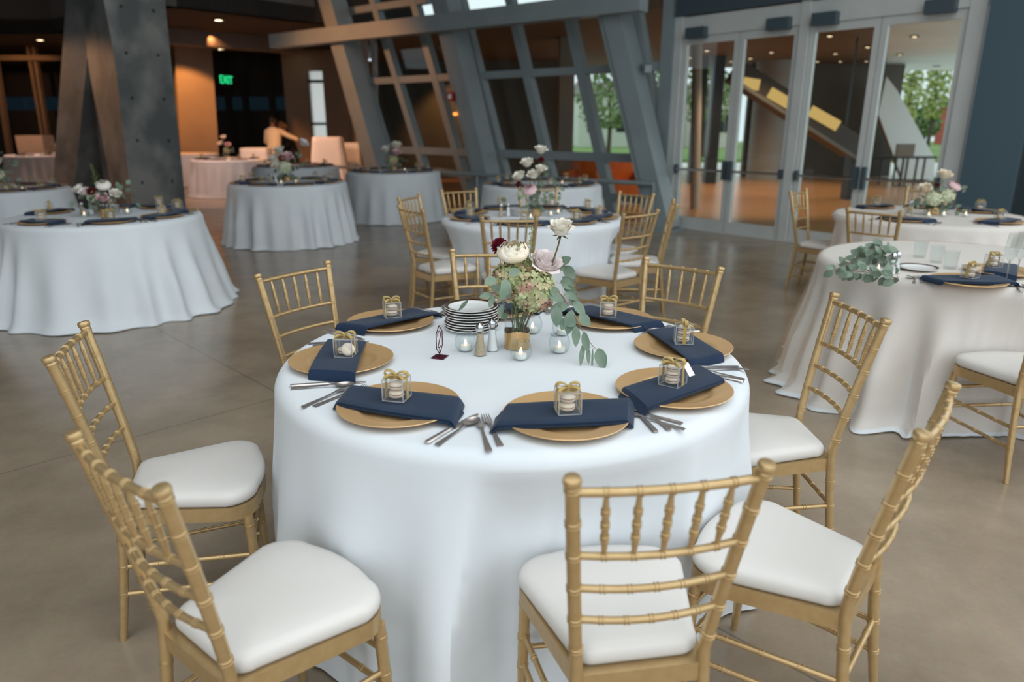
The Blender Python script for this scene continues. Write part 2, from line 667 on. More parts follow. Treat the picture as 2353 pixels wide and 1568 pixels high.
def on(u, v, Y):
    return aty(u, v, Y)


def stretch(p, q, z):
    """point on the line p-q at height z"""
    d = q - p
    return p + d * ((z - p.z) / d.z)


# right leg: near edge, right edge, left back edge, lower and upper points
ne0, ne1 = on(262, 126, 10.6), on(296, 408, 10.6)
re0, re1 = on(379, 0, 11.5), on(427, 470, 11.5)
le0, le1 = on(201, 134, 11.4), on(236, 401, 11.4)
NE = (stretch(ne0, ne1, 0), stretch(ne0, ne1, 2.42))
RE = (stretch(re0, re1, 0), stretch(re0, re1, 2.42))
LE = (stretch(le0, le1, 0), stretch(le0, le1, 2.42))
BK = tuple(RE[i] + (LE[i] - NE[i]) * 0.9 for i in (0, 1))
bm = NB()
prism(bm, [NE[0], RE[0], BK[0], LE[0]], [NE[1], RE[1], BK[1], LE[1]])
build('leg', bm, PIER, pier, False)
# left leg
a0, a1 = on(150, 20, 11.7), on(122, 418, 11.7)
b0, b1 = on(200, 134, 11.42), on(173, 415, 11.42)
LA = (stretch(a0, a1, 0), stretch(a0, a1, 2.42))
LB = (stretch(b0, b1, 0), stretch(b0, b1, 2.42))
back = Vector((0.55, 1.6, 0))
bm = NB()
prism(bm, [LA[0], LB[0], LB[0] + back, LA[0] + back], [LA[1], LB[1], LB[1] + back, LA[1] + back])
build('leg', bm, PIER, pier, False)
# joined head
top = 6.4
tn, tr = stretch(on(238, 0, 10.6), ne0, top), stretch(re0, re1, top)
tl = stretch(a0, a1, top)
base = [LA[1], LB[1], NE[1], RE[1], BK[1], LA[1] + back]
upl = [tl, tl * 0.55 + tn * 0.45 + Vector((0, .12, 0)), tn, tr, tr + Vector((-0.5, 1.2, 0)), tl + back]
for v in upl:
    v.z = top
bm = NB()
prism(bm, base, upl)
bmesh.ops.triangulate(bm, faces=bm.faces)
build('head', bm, PIER, pier, False)
# tie holes in the right face
bm = NB()
fn = (RE[0] - NE[0]).cross(Vector((0, 0, 1))).normalized()
if fn.y > 0:
    fn = -fn
up1 = (NE[1] - NE[0])
nrm = (RE[0] - NE[0]).cross(up1).normalized()
if nrm.y > 0:
    nrm = -nrm
for (u, v) in ((278, 15), (353, 25), (290, 122), (364, 127), (304, 225), (377, 228), (316, 323), (388, 324), (327, 420), (396, 416)):
    p = onplane(u, v, NE[0], nrm)
    x, y = frame_of(nrm)
    c = [p + nrm * 0.003 + (x * math.cos(k * PI / 6) + y * math.sin(k * PI / 6)) * 0.022 for k in range(12)]
    prism(bm, c, [q - nrm * 0.01 for q in c])
build('tie_holes', bm, mat('tie_hole_shade', (44, 46, 46), 0.9), pier, False)

# ------------------------------------------------------------------ leaning steel glazing
WD = Vector((-0.79, 0.613, 0)).normalized()
WN = Vector((0.613, 0.79, 0)).normalized()
PP = Vector((2.12, 10.72, 0))            # plane of the big posts
GP = PP + WN * 0.55                      # plane of the glazing


def member(bm, u0, v0, u1, v1, wd, dp, plane, z0=None, z1=None, n=WN):
    p, q = onplane(u0, v0, plane, n), onplane(u1, v1, plane, n)
    if z1 is not None:
        p = stretch(p, q, z1)
    if z0 is not None:
        q = stretch(p, q, z0)
    bar(bm, p, q, wd, dp, n)
    return p, q


def steelpost(u0, v0, u1, v1, wd, label, ztop=6.38):
    r = empty('steel_post', (0, 0, 0))
    tag(r, label, 'post')
    bm = NB()
    p, q = member(bm, u0, v0, u1, v1, wd, 0.05, PP - WN * 0.10, 0.0, ztop)
    build('flange', bm, STEELPAINT, r, False)
    bm = NB()
    off = WN * 0.14 + WD * (-0.05)
    bar(bm, p + off, q + off, wd * 0.8, 0.38, WN)
    build('web', bm, STEELPAINT, r, False)
    bm = NB()
    c = Vector((q.x, q.y, 0.012))
    bar(bm, c - WD * 0.3 + WN * .05, c + WD * 0.3 + WN * .05, 0.024, 0.5, WN)
    build('base_plate', bm, STEELPAINT, r, False)
    return r


steelpost(748, 0, 852, 372, 0.36, 'leftmost leaning steel post, lit orange on its face', 5.2)
steelpost(1010, 0, 1108, 425, 0.34, 'middle leaning steel post with a red alarm on it')
steelpost(1392, 0, 1492, 430, 0.34, 'rightmost leaning grey steel post, near the glass doors')
bm = NB()
member(bm, 630, 96, 1480, 2, 0.26, 0.24, PP - WN * 0.26)
o = build('steel_beam', bm, STEELPAINT, None, False)
tag(o, 'horizontal steel box beam crossing in front of the leaning posts, its left end free', 'beam')

bm = NB()
c0, c1 = GP + WD * 6.35, GP - WD * 0.12
bar(bm, (c0 + c1) / 2 + Vector((0, 0, 0.02)), (c0 + c1) / 2 + Vector((0, 0, 6.4)), (c0 - c1).length, 0.02, WN)
win = structure('window_3', bm, WINDOWGLASS, 'large sloping-framed glass wall behind the leaning steel posts', cat='window')
for (u0, v0, u1, v1, wd) in ((752, 0, 858, 340, 0.12), (784, 0, 887, 330, 0.11), (866, 20, 975, 380, 0.13), (953, 0, 1072, 420, 0.14), (1065, 20, 1160, 395, 0.15),
                             (1180, 25, 1258, 360, 0.14), (1305, 15, 1392, 410, 0.15), (1460, 0, 1520, 350, 0.15)):
    bm = NB()
    member(bm, u0, v0, u1, v1, wd, 0.16, GP - WN * 0.08, 0.0, 6.38)
    build('mullion', bm, STEELPAINT, win, False)
for (u0, v0, u1, v1, wd) in ((805, 190, 1535, 152, 0.12), (845, 342, 1530, 366, 0.13), (760, 33, 985, 0, 0.12), (1000, 392, 1535, 470, .10)):
    bm = NB()
    member(bm, u0, v0, u1, v1, wd, 0.14, GP - WN * 0.08)
    build('transom', bm, STEELPAINT, win, False)
for (u, v, u2, v2) in ((1072, 184, 1100, 176), (1118, 362, 1142, 350), (1490, 158, 1462, 150)):
    bm = NB()
    bar(bm, onplane(u, v, PP, WN), onplane(u2, v2, GP, WN), 0.1, 0.1, (0, 0, 1))
    build('bracket', bm, STEELPAINT, win, False)
bm = NB()
p, q = aty(857, 0, 16.4), aty(865, 330, 16.4)
p, q = stretch(p, q, 3.55), stretch(p, q, 0)
sweep(bm, [p, q], 0.07, 12)
o = build('pipe_column', bm, STEELPAINT)
tag(o, 'thin upright pipe column standing behind the glass wall', 'column')
# handrail
hr = empty('handrail', (0, 0, 0))
tag(hr, 'low grey handrail in front of the glass wall', 'handrail')
h0, h1 = aty(1502, 423, 10.50), aty(745, 382, 14.95)
bm = NB()
sweep(bm, [h0, h1], 0.032, 10)
build('rail', bm, STEELPAINT, hr)
for t in (0.0, 0.45, 0.62, 0.8, 1.0):
    p = h0.lerp(h1, t)
    build('baluster', sweep(NB(), [p, Vector((p.x, p.y, 0))], 0.025, 8), STEELPAINT, hr)
# fire alarm on the middle post
al = empty('fire_alarm', onplane(1037, 222, PP - WN * 0.16, WN))
tag(al, 'small red fire alarm box on the middle leaning post', 'alarm')
M = Matrix.Rotation(math.atan2(WD.y, WD.x), 4, 'Z')
build('housing', bevel(box(NB(), (-.075, -.03, -.075), (.075, .03, .075), M), 0.01), mat('alarm_red', (150, 26, 34), 0.4), al)
build('strobe', bevel(box(NB(), (-.03, .03, -.04), (.03, .05, .04), M), 0.006), PORCELAIN, al)
lm = onplane(1046, 262, PP - WN * 0.16, WN)
o = build('indicator_light', sweep(NB(), [lm - WN * .03, lm + WN * .03], 0.025, 10), glow('amber_lamp', (255, 150, 60), 1.5))
tag(o, 'tiny amber indicator light under the red fire alarm', 'light')

# ------------------------------------------------------------------ glass doors
D0, D1 = Vector((2.44, 10.96, 0)), Vector((4.82, 8.18, 0))
DD = (D1 - D0).normalized()
DN = Vector((-DD.y, DD.x, 0))
if DN.y < 0:
    DN = -DN
DL = (D1 - D0).length
ZTOP = 2.66


def dpt(s, z=0.0, off=0.0):
    p = D0 + DD * s + DN * off
    return Vector((p.x, p.y, z))


# s positions of stile lines measured from the photo
def s_at(u, v, z=0.0):
    p = onplane(u, v, D0, DN)
    return (p - D0).dot(DD)


S = [0.0, DL * 0.25, DL * 0.5, DL * 0.75, DL]
fr = empty('trim_2', (0, 0, 0))
tag(fr, 'aluminium frame around the four glass doors', 'door frame', kind='structure')
for s, wd in ((S[0] - 0.06, 0.12), (S[2], 0.12), (S[4] + 0.07, 0.16)):
    build('jamb', bar(NB(), dpt(s), dpt(s, 3.0), wd, 0.14, DN), ALU, fr, False)
build('header', bar(NB(), dpt(S[0] - 0.12, ZTOP + 0.127), dpt(S[4] + 0.15, ZTOP + 0.127), 0.254, 0.12, DN), ALU, fr, False)
build('lintel', bar(NB(), dpt(S[0] - 0.15, ZTOP + 0.42), dpt(S[4] + 0.15, ZTOP + 0.42), 0.30, 0.2, DN), DARKSTEEL, fr, False)
build('threshold', bar(NB(), dpt(S[0] - .1, 0.008), dpt(S[4] + .1, 0.008), 0.016, 0.16, DN), ALU, fr, False)
DOORLAB = ['leftmost leaf of the four glass doors, greenery showing through', 'second leaf from the left of the glass doors, orange floor behind', 'third leaf from the left of the glass doors, stair lights behind',
           'rightmost leaf of the four glass doors, white canopy and trees behind']
for i in range(4):
    a = S[i] + (0.01 if i % 2 == 0 else 0.005)
    b = S[i + 1] - (0.01 if i % 2 else 0.005)
    if i == 1:
        b -= .06
    if i == 0:
        a += 0.0
    if i == 2:
        a += .06
    d = build('door_%d' % (i + 1), bar(NB(), dpt((a + b) / 2, 0.16), dpt((a + b) / 2, ZTOP - 0.08), b - a - 0.1, 0.012, DN), WINDOWGLASS, None, False)
    tag(d, DOORLAB[i], 'door', kind='structure')
    bm = NB()
    for s in (a + 0.035, b - 0.035):
        bar(bm, dpt(s, 0.02), dpt(s, ZTOP), 0.07, 0.06, DN)
    bar(bm, dpt(a + .07, 0.09), dpt(b - .07, 0.09), 0.15, 0.055, DN)
    bar(bm, dpt(a + .07, ZTOP - 0.05), dpt(b - .07, ZTOP - 0.05), 0.1, 0.055, DN)
    build('leaf_frame', bm, ALU, d, False)
    build('panic_bar', sweep(NB(), [dpt(a + .06, 0.86, -.09), dpt(b - .06, 0.86, -.09)], 0.016, 8), CHROME, d)
    bm = NB()
    hs = b - .045 if i % 2 == 0 else a + .045
    bevel(bar(bm, dpt(hs, 0.74, -.06), dpt(hs, 1.0, -.06), 0.055, 0.06, DN), 0.008)
    build('latch_case', bm, DARKSTEEL, d)
    bm = NB()
    hs = a + .045 if i % 2 == 0 else b - .045
    bevel(bar(bm, dpt(hs, 0.80, -.06), dpt(hs, 0.92, -.06), 0.045, 0.06, DN), 0.008)
    build('bar_end', bm, DARKSTEEL, d)
    cs = {0: (a + .12, a + .42), 1: (b - .40, b - .10), 2: (a + .06, a + .36), 3: (b - .42, b - .12)}[i]
    c = build('door_closer', bevel(bar(NB(), dpt(cs[0], ZTOP + .03, -.11), dpt(cs[1], ZTOP + .03, -.11), 0.14, 0.11, DN), 0.01), DARKSTEEL)
    c.parent = d
# reader box and its conduit beside the left jamb
cr = empty('card_reader', dpt(-0.35, 1.26, -0.1))
tag(cr, 'small white wall box on a slim post left of the doors', 'switch box')
M = Matrix.Rotation(math.atan2(DD.y, DD.x), 4, 'Z')
build('housing', bevel(box(NB(), (-.05, -.03, -.06), (.05, .03, .06), M), 0.006), mat('reader_beige', (200, 192, 182), 0.5), cr)
build('conduit', box(NB(), (-.02, 0.0, -1.26), (.02, .05, -.06), M), STEELPAINT, cr)
for s, lab in ((-0.22, 'blue grey steel jamb post just left of the aluminium door frame'),):
    o = build('jamb_post', bar(NB(), dpt(s), dpt(s, 6.4), 0.22, 0.2, DN), STEELPAINT, None, False)
    tag(o, lab, 'post')
# big post and window strip right of the doors
bm = NB()
bar(bm, dpt(DL + .46), dpt(DL + .46, 6.4), 0.50, 0.34, DN)
o = build('wide_steel_column', bm, mat('blue_slate_paint', (74, 94, 106), 0.45), None, False)
tag(o, 'wide slate blue steel column immediately right of the glass doors', 'column')
w4 = build('window_4', bar(NB(), dpt(DL + 1.28, 0.1), dpt(DL + 1.28, 4.4), 0.8, 0.014, DN), WINDOWGLASS, None, False)
tag(w4, 'tall dark-framed window right of the wide slate column, tree outside', 'window', kind='structure')
for s, wd in ((DL + .80, 0.14), (DL + 1.66, 0.16)):
    build('stile', bar(NB(), dpt(s, 0.0, 0), dpt(s, 4.5, 0), wd, 0.16, DN), mat('window_frame_dark', (42, 56, 60), 0.45), w4, False)
for z, hh in ((0.08, 0.16), (0.80, 0.09), (2.24, 0.10), (4.4, .12)):
    build('rail', bar(NB(), dpt(DL + .86, z), dpt(DL + 1.60, z), hh, 0.12, DN), MATS['window_frame_dark'], w4, False)
o = build('window_handrail', sweep(NB(), [dpt(DL + 1.0, 0.52, -.35), dpt(DL + 2.2, 0.52, -.35)], 0.025, 8), STEELPAINT)
tag(o, 'grey handrail in front of the dark-framed window at right', 'handrail')
for s in (1.05, 2.15):
    build('baluster', sweep(NB(), [dpt(DL + s, 0.52, -.35), dpt(DL + s, 0, -.35)], 0.02, 8), STEELPAINT, o)

# ------------------------------------------------------------------ lobby beyond the glass
WOOD = mat('orange_wood_floor', (190, 142, 98), 0.28, rgb2=(170, 122, 80), scale=3, stretch=(0.6, 6, 1), detail=6)
LW = lambda u, Y: (u - 1176.5) / F_PX * Y / 1.046
bm = NB()
g0, g1 = GP + WD * 6.3 + WN * .1, Vector((2.52, 11.08, 0))
lob = [(g0.x, g0.y), (g1.x, g1.y), (5.05, 8.12), (11.4, 19.6), (10.6, 21.6), (-4.2, 21.6)]
prism(bm, [(x, y, 0.001) for x, y in lob], [(x, y, 0.006) for x, y in lob])
structure('floor_lobby', bm, WOOD, 'orange wood floor of the lobby beyond the glass doors', cat='floor')
bm = NB()
k0, k1 = at(2036, 20, 3.1), at(2036, 168, 3.1)
cl = [(g0.x, g0.y), (g1.x, g1.y), (4.26, 8.95), (k0.x, k0.y), (k0.x + (k1.x - k0.x) * (23 - k0.y) / (k1.y - k0.y), 23), (-4.2, 23)]
prism(bm, [(x, y, 3.1) for x, y in cl], [(x, y, 3.4) for x, y in cl])
structure('ceiling_lobby', bm, mat('brown_lobby_ceiling', (116, 92, 68), 0.7), 'brown lobby ceiling with small downlights beyond the doors', cat='ceiling')
CANOPY = mat('white_soffit_planks', (238, 240, 238), 0.6, rgb2=(232, 235, 233), scale=1)
bm = NB()
nseg = 14
for i in range(nseg):
    y0 = 8.2 + (24.5 - 8.2) * i / nseg
    y1 = y0 + (24.5 - 8.2) / nseg - 0.025
    xl = k0.x + (k1.x - k0.x) * (y0 - k0.y) / (k1.y - k0.y)
    box(bm, (max(xl, 4.26 + max(0, (8.95 - y0)) * .86), y0, 3.12), (max(.65 * y0, 6.0), y1, 3.2))
o = structure('ceiling_canopy', bm, CANOPY, 'white planked soffit of the outdoor canopy seen through the right door', cat='ceiling')
for (u, v) in ((2160, 46), (2152, 152)):
    p = at(u, v, 3.11)
    o = build('soffit_vent', lathe(NB(), [(0, 0), (0.1, 0), (0.12, .012), (0, .012)], 20), BLACKMETAL, None, loc=(p.x, p.y, 3.10))
    tag(o, 'round dark recess in the white canopy soffit, ' + ('nearer one' if v < 100 else 'farther one'), 'vent')
bm = NB()
x0, x1 = LW(1716, 21.6), LW(2062, 21.6)
box(bm, (x0, 21.6, 0), (x1, 21.8, 3.1))
structure('wall_lobby', bm, mat('lobby_dark_wall', (92, 84, 74), 0.6, rgb2=(84, 77, 68), scale=1), 'dark brown wall at the back of the lobby', cat='wall')
bm = NB()
x0, x1 = -4.2, LW(1292, 20.5)
box(bm, (x0, 20.5, 0), (x1, 20.7, 3.1))
structure('wall_lobby_left', bm, mat('lobby_grey_wall', (84, 88, 84), 0.6, rgb2=(96, 92, 80), scale=.6), 'dark grey wall of the lobby behind the leaning posts', cat='wall')
o = build('lobby_column', box(NB(), (LW(1284, 15), 15, 0), (LW(1318, 15), 15.5, 3.1)), WALLCONC, None, False)
tag(o, 'tan square column inside the lobby behind the glass wall', 'column')
for u, lab in ((1606, 'dark lobby column seen through the leftmost door, left one'), (1644, 'dark lobby column seen through the leftmost door, right one')):
    x = LW(u, 19)
    o = build('dark_column', box(NB(), (x - .14, 19, 0), (x + .14, 19.3, 3.1)), BLACKMETAL, None, False)
    tag(o, lab, 'column')
x = LW(1590, 13.4)
o = build('lobby_pipe', sweep(NB(), [Vector((x - .02, 13.4, 3.1)), Vector((x + .12, 13.2, 0))], 0.09, 12), mat('tan_paint', (176, 158, 140), 0.5))
tag(o, 'tan slightly leaning pipe column just behind the leftmost door', 'column')
# stair underside with lit panels
st = empty('stair', (0, 0, 0))
tag(st, 'sloping stair flight in the dark lobby with glowing panels on its underside', 'stair')
sp, sq = aty(1690, 168, 15), aty(2010, 372, 15)
SN = Vector((0, 1, 0))
sq = sp.lerp(sq, .86)
for q in (sp.lerp(sq, .02), sp.lerp(sq, .9)):
    build('hanger', box(NB(), (q.x - .015, 14.98, q.z), (q.x + .015, 15.02, 3.1)), BLACKMETAL, st, False)
build('flight', bar(NB(), sp, sq, 0.34, 0.9, SN), mat('stair_grey', (74, 66, 60), 0.6), st, False)
build('stringer', bar(NB(), sp + Vector((-.05, -.48, -.22)), sq + Vector((-.05, -.48, -.22)), 0.06, 0.08, SN), mat('stringer_grey', (112, 108, 102), 0.5), st, False)
build('support', box(NB(), (sq.x - .15, 14.8, 0.006), (sq.x - .05, 15.1, sq.z)), BLACKMETAL, st, False)
for (u0, v0, u1, v1) in ((1708, 190, 1745, 196), (1768, 212, 1816, 240), (1862, 254, 1926, 290)):
    p, q = aty(u0, v0, 14.52), aty(u1, v1, 14.52)
    build('light_panel', bar(NB(), p, q, 0.20, 0.03, SN), glow('stair_lamp', (240, 196, 120), 0.55), st, False)
o = build('round_lobby_pier', sweep(NB(), [Vector((LW(1770, 20.6), 20.6, 0)), Vector((LW(1770, 20.6), 20.6, 3.1))], 0.5, 24), mat('lobby_pale_grey', (150, 150, 148), 0.6))
tag(o, 'pale round pier in the lobby behind the second door', 'column')
# downlights
LENS = glow('downlight_lens', (255, 222, 180), 6.0)
TRIMM = mat('downlight_trim', (70, 60, 50), 0.5)


def make_downlight():
    r = empty('downlight', (0, 0, 0))
    tag(r, 'x', 'ceiling light')
    build('trim_ring', lathe(NB(), [(0.05, 0), (0.08, 0), (0.085, 0.015), (0.05, 0.03), (0.05, 0)], 20), TRIMM, r)
    build('lens', lathe(NB(), [(0, 0.004), (0.05, 0.004), (0.05, 0.02), (0, .02)], 16), LENS, r)
    return r


DLP = Proto(make_downlight())
DOORW = ['leftmost door', 'second door', 'third door', 'rightmost door']


def z3(x, y):
    return 1400 + x * .405, y * .405


lights = [(553, 290, 0), (690, 360, 0), (456, 330, 0), (920, 300, 1), (1058, 258, 1), (800, 335, 1), (1175, 400, 2), (1250, 207, 2), (1465, 270, 2), (1283, 308, 2), (1458, 350, 2), (1308, 378, 2),
          (1730, 217, 3), (1648, 318, 3)]  # last pair glow to mimic reflections in the glass, no lamps there
cnt = {}
ADJ = {0: ['nearest', 'farthest', 'leftmost'], 1: ['left of two', 'right, by the mullion', 'small left'], 2: ['farthest left', 'topmost', 'rightmost high', 'middle', 'rightmost low', 'low middle'], 3: ['upper', 'lower']}
for (x, y, d) in lights:
    u, v = z3(x, y)
    p = at(u, v, 3.07)
    if p.y > 21:
        p = p * (20.5 / p.y)
    k = cnt.get(d, 0)
    cnt[d] = k + 1
    DLP.put((p.x, p.y, 3.07 if d < 3 else 3.09), 0, 'small warm ceiling downlight seen through the %s, %s one' % (DOORW[d], ADJ[d][k]), 'downlights beyond the doors')
for (u, v, lab) in ((502, 46, 'warm ceiling downlight nearest above the back hall, right of the pier'), (509, 127, 'warm ceiling downlight above the green exit sign'), (680, 140, 'warm ceiling downlight above the two people'),
                    (92, 92, 'warm ceiling downlight left of the pier')):
    p = at(u, v, ZC - .02)
    if v in (127, 140):
        p = p * (21.5 / p.y)
    o = DLP.put((p.x, p.y, ZC - .03), 0, lab, 'downlights of the back hall')
    o.scale = (1.5, 1.5, 1)

# lamps of the rooms
def spot(name, loc, to, power, rgb, ang=100, blend=0.5, size=0.08):
    l = bpy.data.lights.new(name, 'SPOT')
    l.energy = power
    l.color = rgb
    l.spot_size = R(ang)
    l.spot_blend = blend
    l.shadow_soft_size = size
    o = bpy.data.objects.new(name, l)
    o.location = loc
    o.rotation_euler = (Vector(to) - Vector(loc)).to_track_quat('-Z', 'Y').to_euler()
    COL.objects.link(o)
    return o


WARM = (1.0, 0.40, 0.13)
WARM2 = (1.0, 0.50, 0.24)
LOBBY = (1.0, 0.66, 0.40)
PINKL = (1.0, 0.58, 0.42)
spot('hall_lamp', (-6.4, 14.6, 3.4), (-6.2, 15.8, 0.7), 200, PINKL, 100)
spot('hall_lamp', (-9.0, 18.3, 3.4), (-8.7, 20, 1.0), 210, (1.0, .36, .09), 80, 0.3)
spot('hall_lamp', (-6.9, 17.6, 3.4), (-6.5, 19.3, 0.8), 180, WARM, 90)
spot('hall_lamp', (-11.4, 17.8, 3.4), (-11.6, 18.2, 0.7), 150, PINKL, 100)
spot('hall_lamp', (-10.4, 12.9, 3.1), (-7.4, 11.8, 1.1), 210, WARM2, 56, 0.3)
spot('hall_lamp', (-4.7, 12.6, 3.35), (-3.0, 14.6, 2.2), 120, WARM, 95, 0.7)
spot('hall_lamp', (-5.2, 16.2, 3.4), (-4.6, 17.4, 0.6), 150, WARM, 90)
spot('hall_lamp', (-12.5, 18.6, 3.4), (-13.4, 21, 1.3), 110, WARM, 90)
spot('lobby_lamp', (4.6, 12.8, 3.05), (4.3, 14.0, 0), 170, LOBBY, 95)
spot('lobby_lamp', (7.0, 17.5, 3.05), (6.6, 17.6, 0), 130, LOBBY, 90)
spot('lobby_lamp', (4.5, 17.0, 3.05), (4.5, 17.2, 0), 190, LOBBY, 140)
spot('lobby_lamp', (-1.4, 19.3, 3.05), (-1.7, 20.5, 1.2), 110, WARM, 70, 0.6)

# exit signs
EXITG = glow('exit_green', (40, 230, 140), 0.9)


def exit_sign(loc, rz, label, w=0.42, h=0.24):
    r = empty('exit_sign', loc, rz)
    tag(r, label, 'sign')
    build('housing', bevel(box(NB(), (-w / 2, -.03, 0), (w / 2, .03, h)), 0.008), BLACKMETAL, r, False)
    cu = bpy.data.curves.new('lettering', 'FONT')
    cu.body = 'EXIT'
    cu.align_x = 'CENTER'
    cu.align_y = 'CENTER'
    cu.size = h * 0.95
    cu.extrude = 0.004
    cu.materials.append(EXITG)
    tmp = bpy.data.objects.new('lettering_curve', cu)
    COL.objects.link(tmp)
    bpy.context.view_layer.update()
    me = bpy.data.meshes.new_from_object(tmp.evaluated_get(bpy.context.evaluated_depsgraph_get()))
    bpy.data.objects.remove(tmp)
    me.materials.clear()
    me.materials.append(EXITG)
    o = bpy.data.objects.new('lettering', me)
    o.rotation_euler = (PI / 2, 0, 0)
    o.location = (0, -.034, h / 2)
    COL.objects.link(o)
    o.parent = r
    return r


p = aty(519, 198, 20.4)
r_ = exit_sign((p.x, p.y, p.z), R(77), 'green lit exit sign hanging in the dark back hall', 0.42, 0.30)
build('hanger', box(NB(), (-.012, -.012, .30), (.012, .012, ZC - p.z)), BLACKMETAL, r_, False)
p = dpt(DL * 0.52, 3.02, -0.12)
exit_sign((p.x, p.y, p.z), math.atan2(DD.y, DD.x), 'green exit sign above the glass doors, cut by the frame edge', 0.42, 0.22)

# orange armchairs in the lobby
UPH = mat('orange_upholstery', (226, 120, 40), 0.7, rgb2=(214, 106, 30), scale=10)


def armchair(loc, rz, label):
    r = empty('armchair', loc, rz)
    tag(r, label, 'armchair', 'orange lobby armchairs')
    build('seat', bevel(box(NB(), (-.24, -.28, .16), (.24, .30, .42)), .05, 3), UPH, r)
    build('backrest', bevel(box(NB(), (-.30, -.40, .16), (.30, -.26, .80)), .06, 3), UPH, r)
    for s in (-1, 1):
        build('armrest', bevel(box(NB(), (s * .29 - .05, -.36, .16), (s * .29 + .05, .30, .60)), .05, 3), UPH, r)
        for y in (-.3, .25):
            build('leg', sweep(NB(), [(s * .26, y, .17), (s * .28, y, 0)], [.022, .015], 8), BLACKMETAL, r)


for (u, v, rz, lab) in ((1338, 425, 160, 'orange armchair behind the glass wall, left of the two'), (1434, 430, 178, 'orange armchair behind the glass wall, close to the right leaning post')):
    p = at(u, v + 22, 0)
    armchair((p.x * 14.4 / p.y, 14.4, 0.006), R(rz), lab)

# ------------------------------------------------------------------ outdoors
bm = NB()
box(bm, (7, 19.7, -0.3), (60, 30, -0.02))
box(bm, (-4, 21.7, -0.3), (7.02, 30, -0.02))
box(bm, (7.02, 4, -0.3), (60, 19.7, -0.02))
structure('ground_terrace', bm, mat('pale_paving', (198, 198, 192), 0.7, rgb2=(186, 186, 180), scale=.8), 'pale paved terrace outside the building', cat='terrace')
bm = NB()
box(bm, (-6, 30, -0.3), (60, 60, 0.1))
o = structure('ground_lawn', bm, mat('lawn_green', (112, 140, 74), 0.9, rgb2=(92, 124, 62), scale=2), 'green lawn beyond the terrace', cat='lawn')
bm = NB()
prism(bm, [aty(2037, 176, 19.9), aty(2062, 208, 19.9), aty(2148, 364, 19.9), aty(2146, 412, 19.9), aty(2074, 412, 19.9), aty(2018, 262, 19.9)],
      [v + Vector((0.4, 1.0, 0)) for v in (aty(2037, 176, 19.9), aty(2062, 208, 19.9), aty(2148, 364, 19.9), aty(2146, 412, 19.9), aty(2074, 412, 19.9), aty(2018, 262, 19.9))])
o = build('slanted_wall', bm, mat('white_cladding', (222, 226, 228), 0.5), None, False)
tag(o, 'white slanted outdoor pier seen through the rightmost door', 'pier')
for (u0, u1, z1, Y, col, lab) in ((1590, 1690, 3.0, 44, (204, 196, 190), 'pale house far outside behind the leftmost door'), (2255, 2330, 2.6, 48, (176, 84, 70), 'low red brick building far outside the right window'),
                                  (1330, 1530, 3.2, 46, (196, 200, 192), 'long pale building far outside behind the glass wall')):
    r = empty('distant_building', (0, 0, 0))
    tag(r, lab, 'building')
    x0, x1 = LW(u0, Y), LW(u1, Y)
    build('walls', box(NB(), (x0, Y, 0), (x1, Y + 5, z1)), mat('facade_%d' % u0, col, 0.8), r, False)
    build('roof', prism(NB(), [(x0 - .2, Y - .2, z1), (x1 + .2, Y - .2, z1), (x1 + .2, Y + 5, z1), (x0 - .2, Y + 5, z1)], [(x0, Y + 2, z1 + .8), (x1, Y + 2, z1 + .8), (x1, Y + 3, z1 + .8), (x0, Y + 3, z1 + .8)]),
          mat('roof_grey', (110, 104, 100), 0.8), r, False)
    for k in range(3):
        xa = x0 + (x1 - x0) * (k + .3) / 3
        build('window', box(NB(), (xa, Y - .04, 1.0), (xa + .8, Y, 2.0)), BLACKMETAL, r, False)


def tree(loc, h, rad, n, label, m, seed, zb=0.35):
    rnd = random.Random(seed)
    r = empty('tree', loc)
    tag(r, label, 'tree', 'trees outside')
    build('trunk', sweep(NB(), [(0, 0, 0), (.05, 0, h * .4), (-.04, .05, h * .8)], [.11, .08, .03], 8), mat('bark', (82, 70, 58), 0.9), r)
    bm = NB()
    for i in range(n):
        t = rnd.random()
        z = h * (zb + (1.02 - zb) * t)
        rr = rad * (0.35 + 0.65 * math.sin(PI * min(1, t * .85 + .12))) * math.sqrt(rnd.random())
        a = rnd.random() * 2 * PI
        c = Vector((rr * math.cos(a), rr * math.sin(a), z))
        s = 0.05 + rnd.random() * .06
        e = Euler((rnd.random() * 6, rnd.random() * 6, rnd.random() * 6)).to_matrix()
        vs_ = [bm.verts.new(c + e @ Vector(p) * s) for p in ((-1, -.5, 0), (0, -.8, .2), (1, -.4, 0), (1, .5, 0), (0, .8, .2), (-1, .5, 0))]
        bm.faces.new(vs_)
    build('crown', bm, m, r, False)


TL1 = mat('tree_leaves_yellowgreen', (176, 184, 112), 0.7, rgb2=(142, 158, 86), scale=1.5)
TL2 = mat('tree_leaves_green', (122, 142, 88), 0.7, rgb2=(96, 120, 70), scale=1.5)
for (u, Y, h, rad, n, lab, m, sd) in ((2084, 31, 4.1, .40, 420, 'slim yellow-green tree beside the white slanted pier', TL1, 1), (2140, 36, 4.7, .62, 700, 'taller yellow-green tree seen through the rightmost door', TL1, 2),
                                      (2128, 40, 2.2, .8, 900, 'bushy green tree low behind the slanted pier', TL2, 3), (2322, 30, 4.4, .8, 900, 'green tree outside the dark-framed window at right', TL2, 4),
                                      (1622, 32, 4.0, 1.1, 700, 'dark green tree seen through the leftmost door', TL2, 5), (1400, 33, 3.6, 1.6, 800, 'green tree outside behind the glass wall', TL2, 6),
                                      (1500, 36, 4.4, 1.4, 800, 'green tree outside near the door jamb', TL2, 7)):
    tree((LW(u, Y), Y, 0.08), h, rad, n, lab, m, sd)
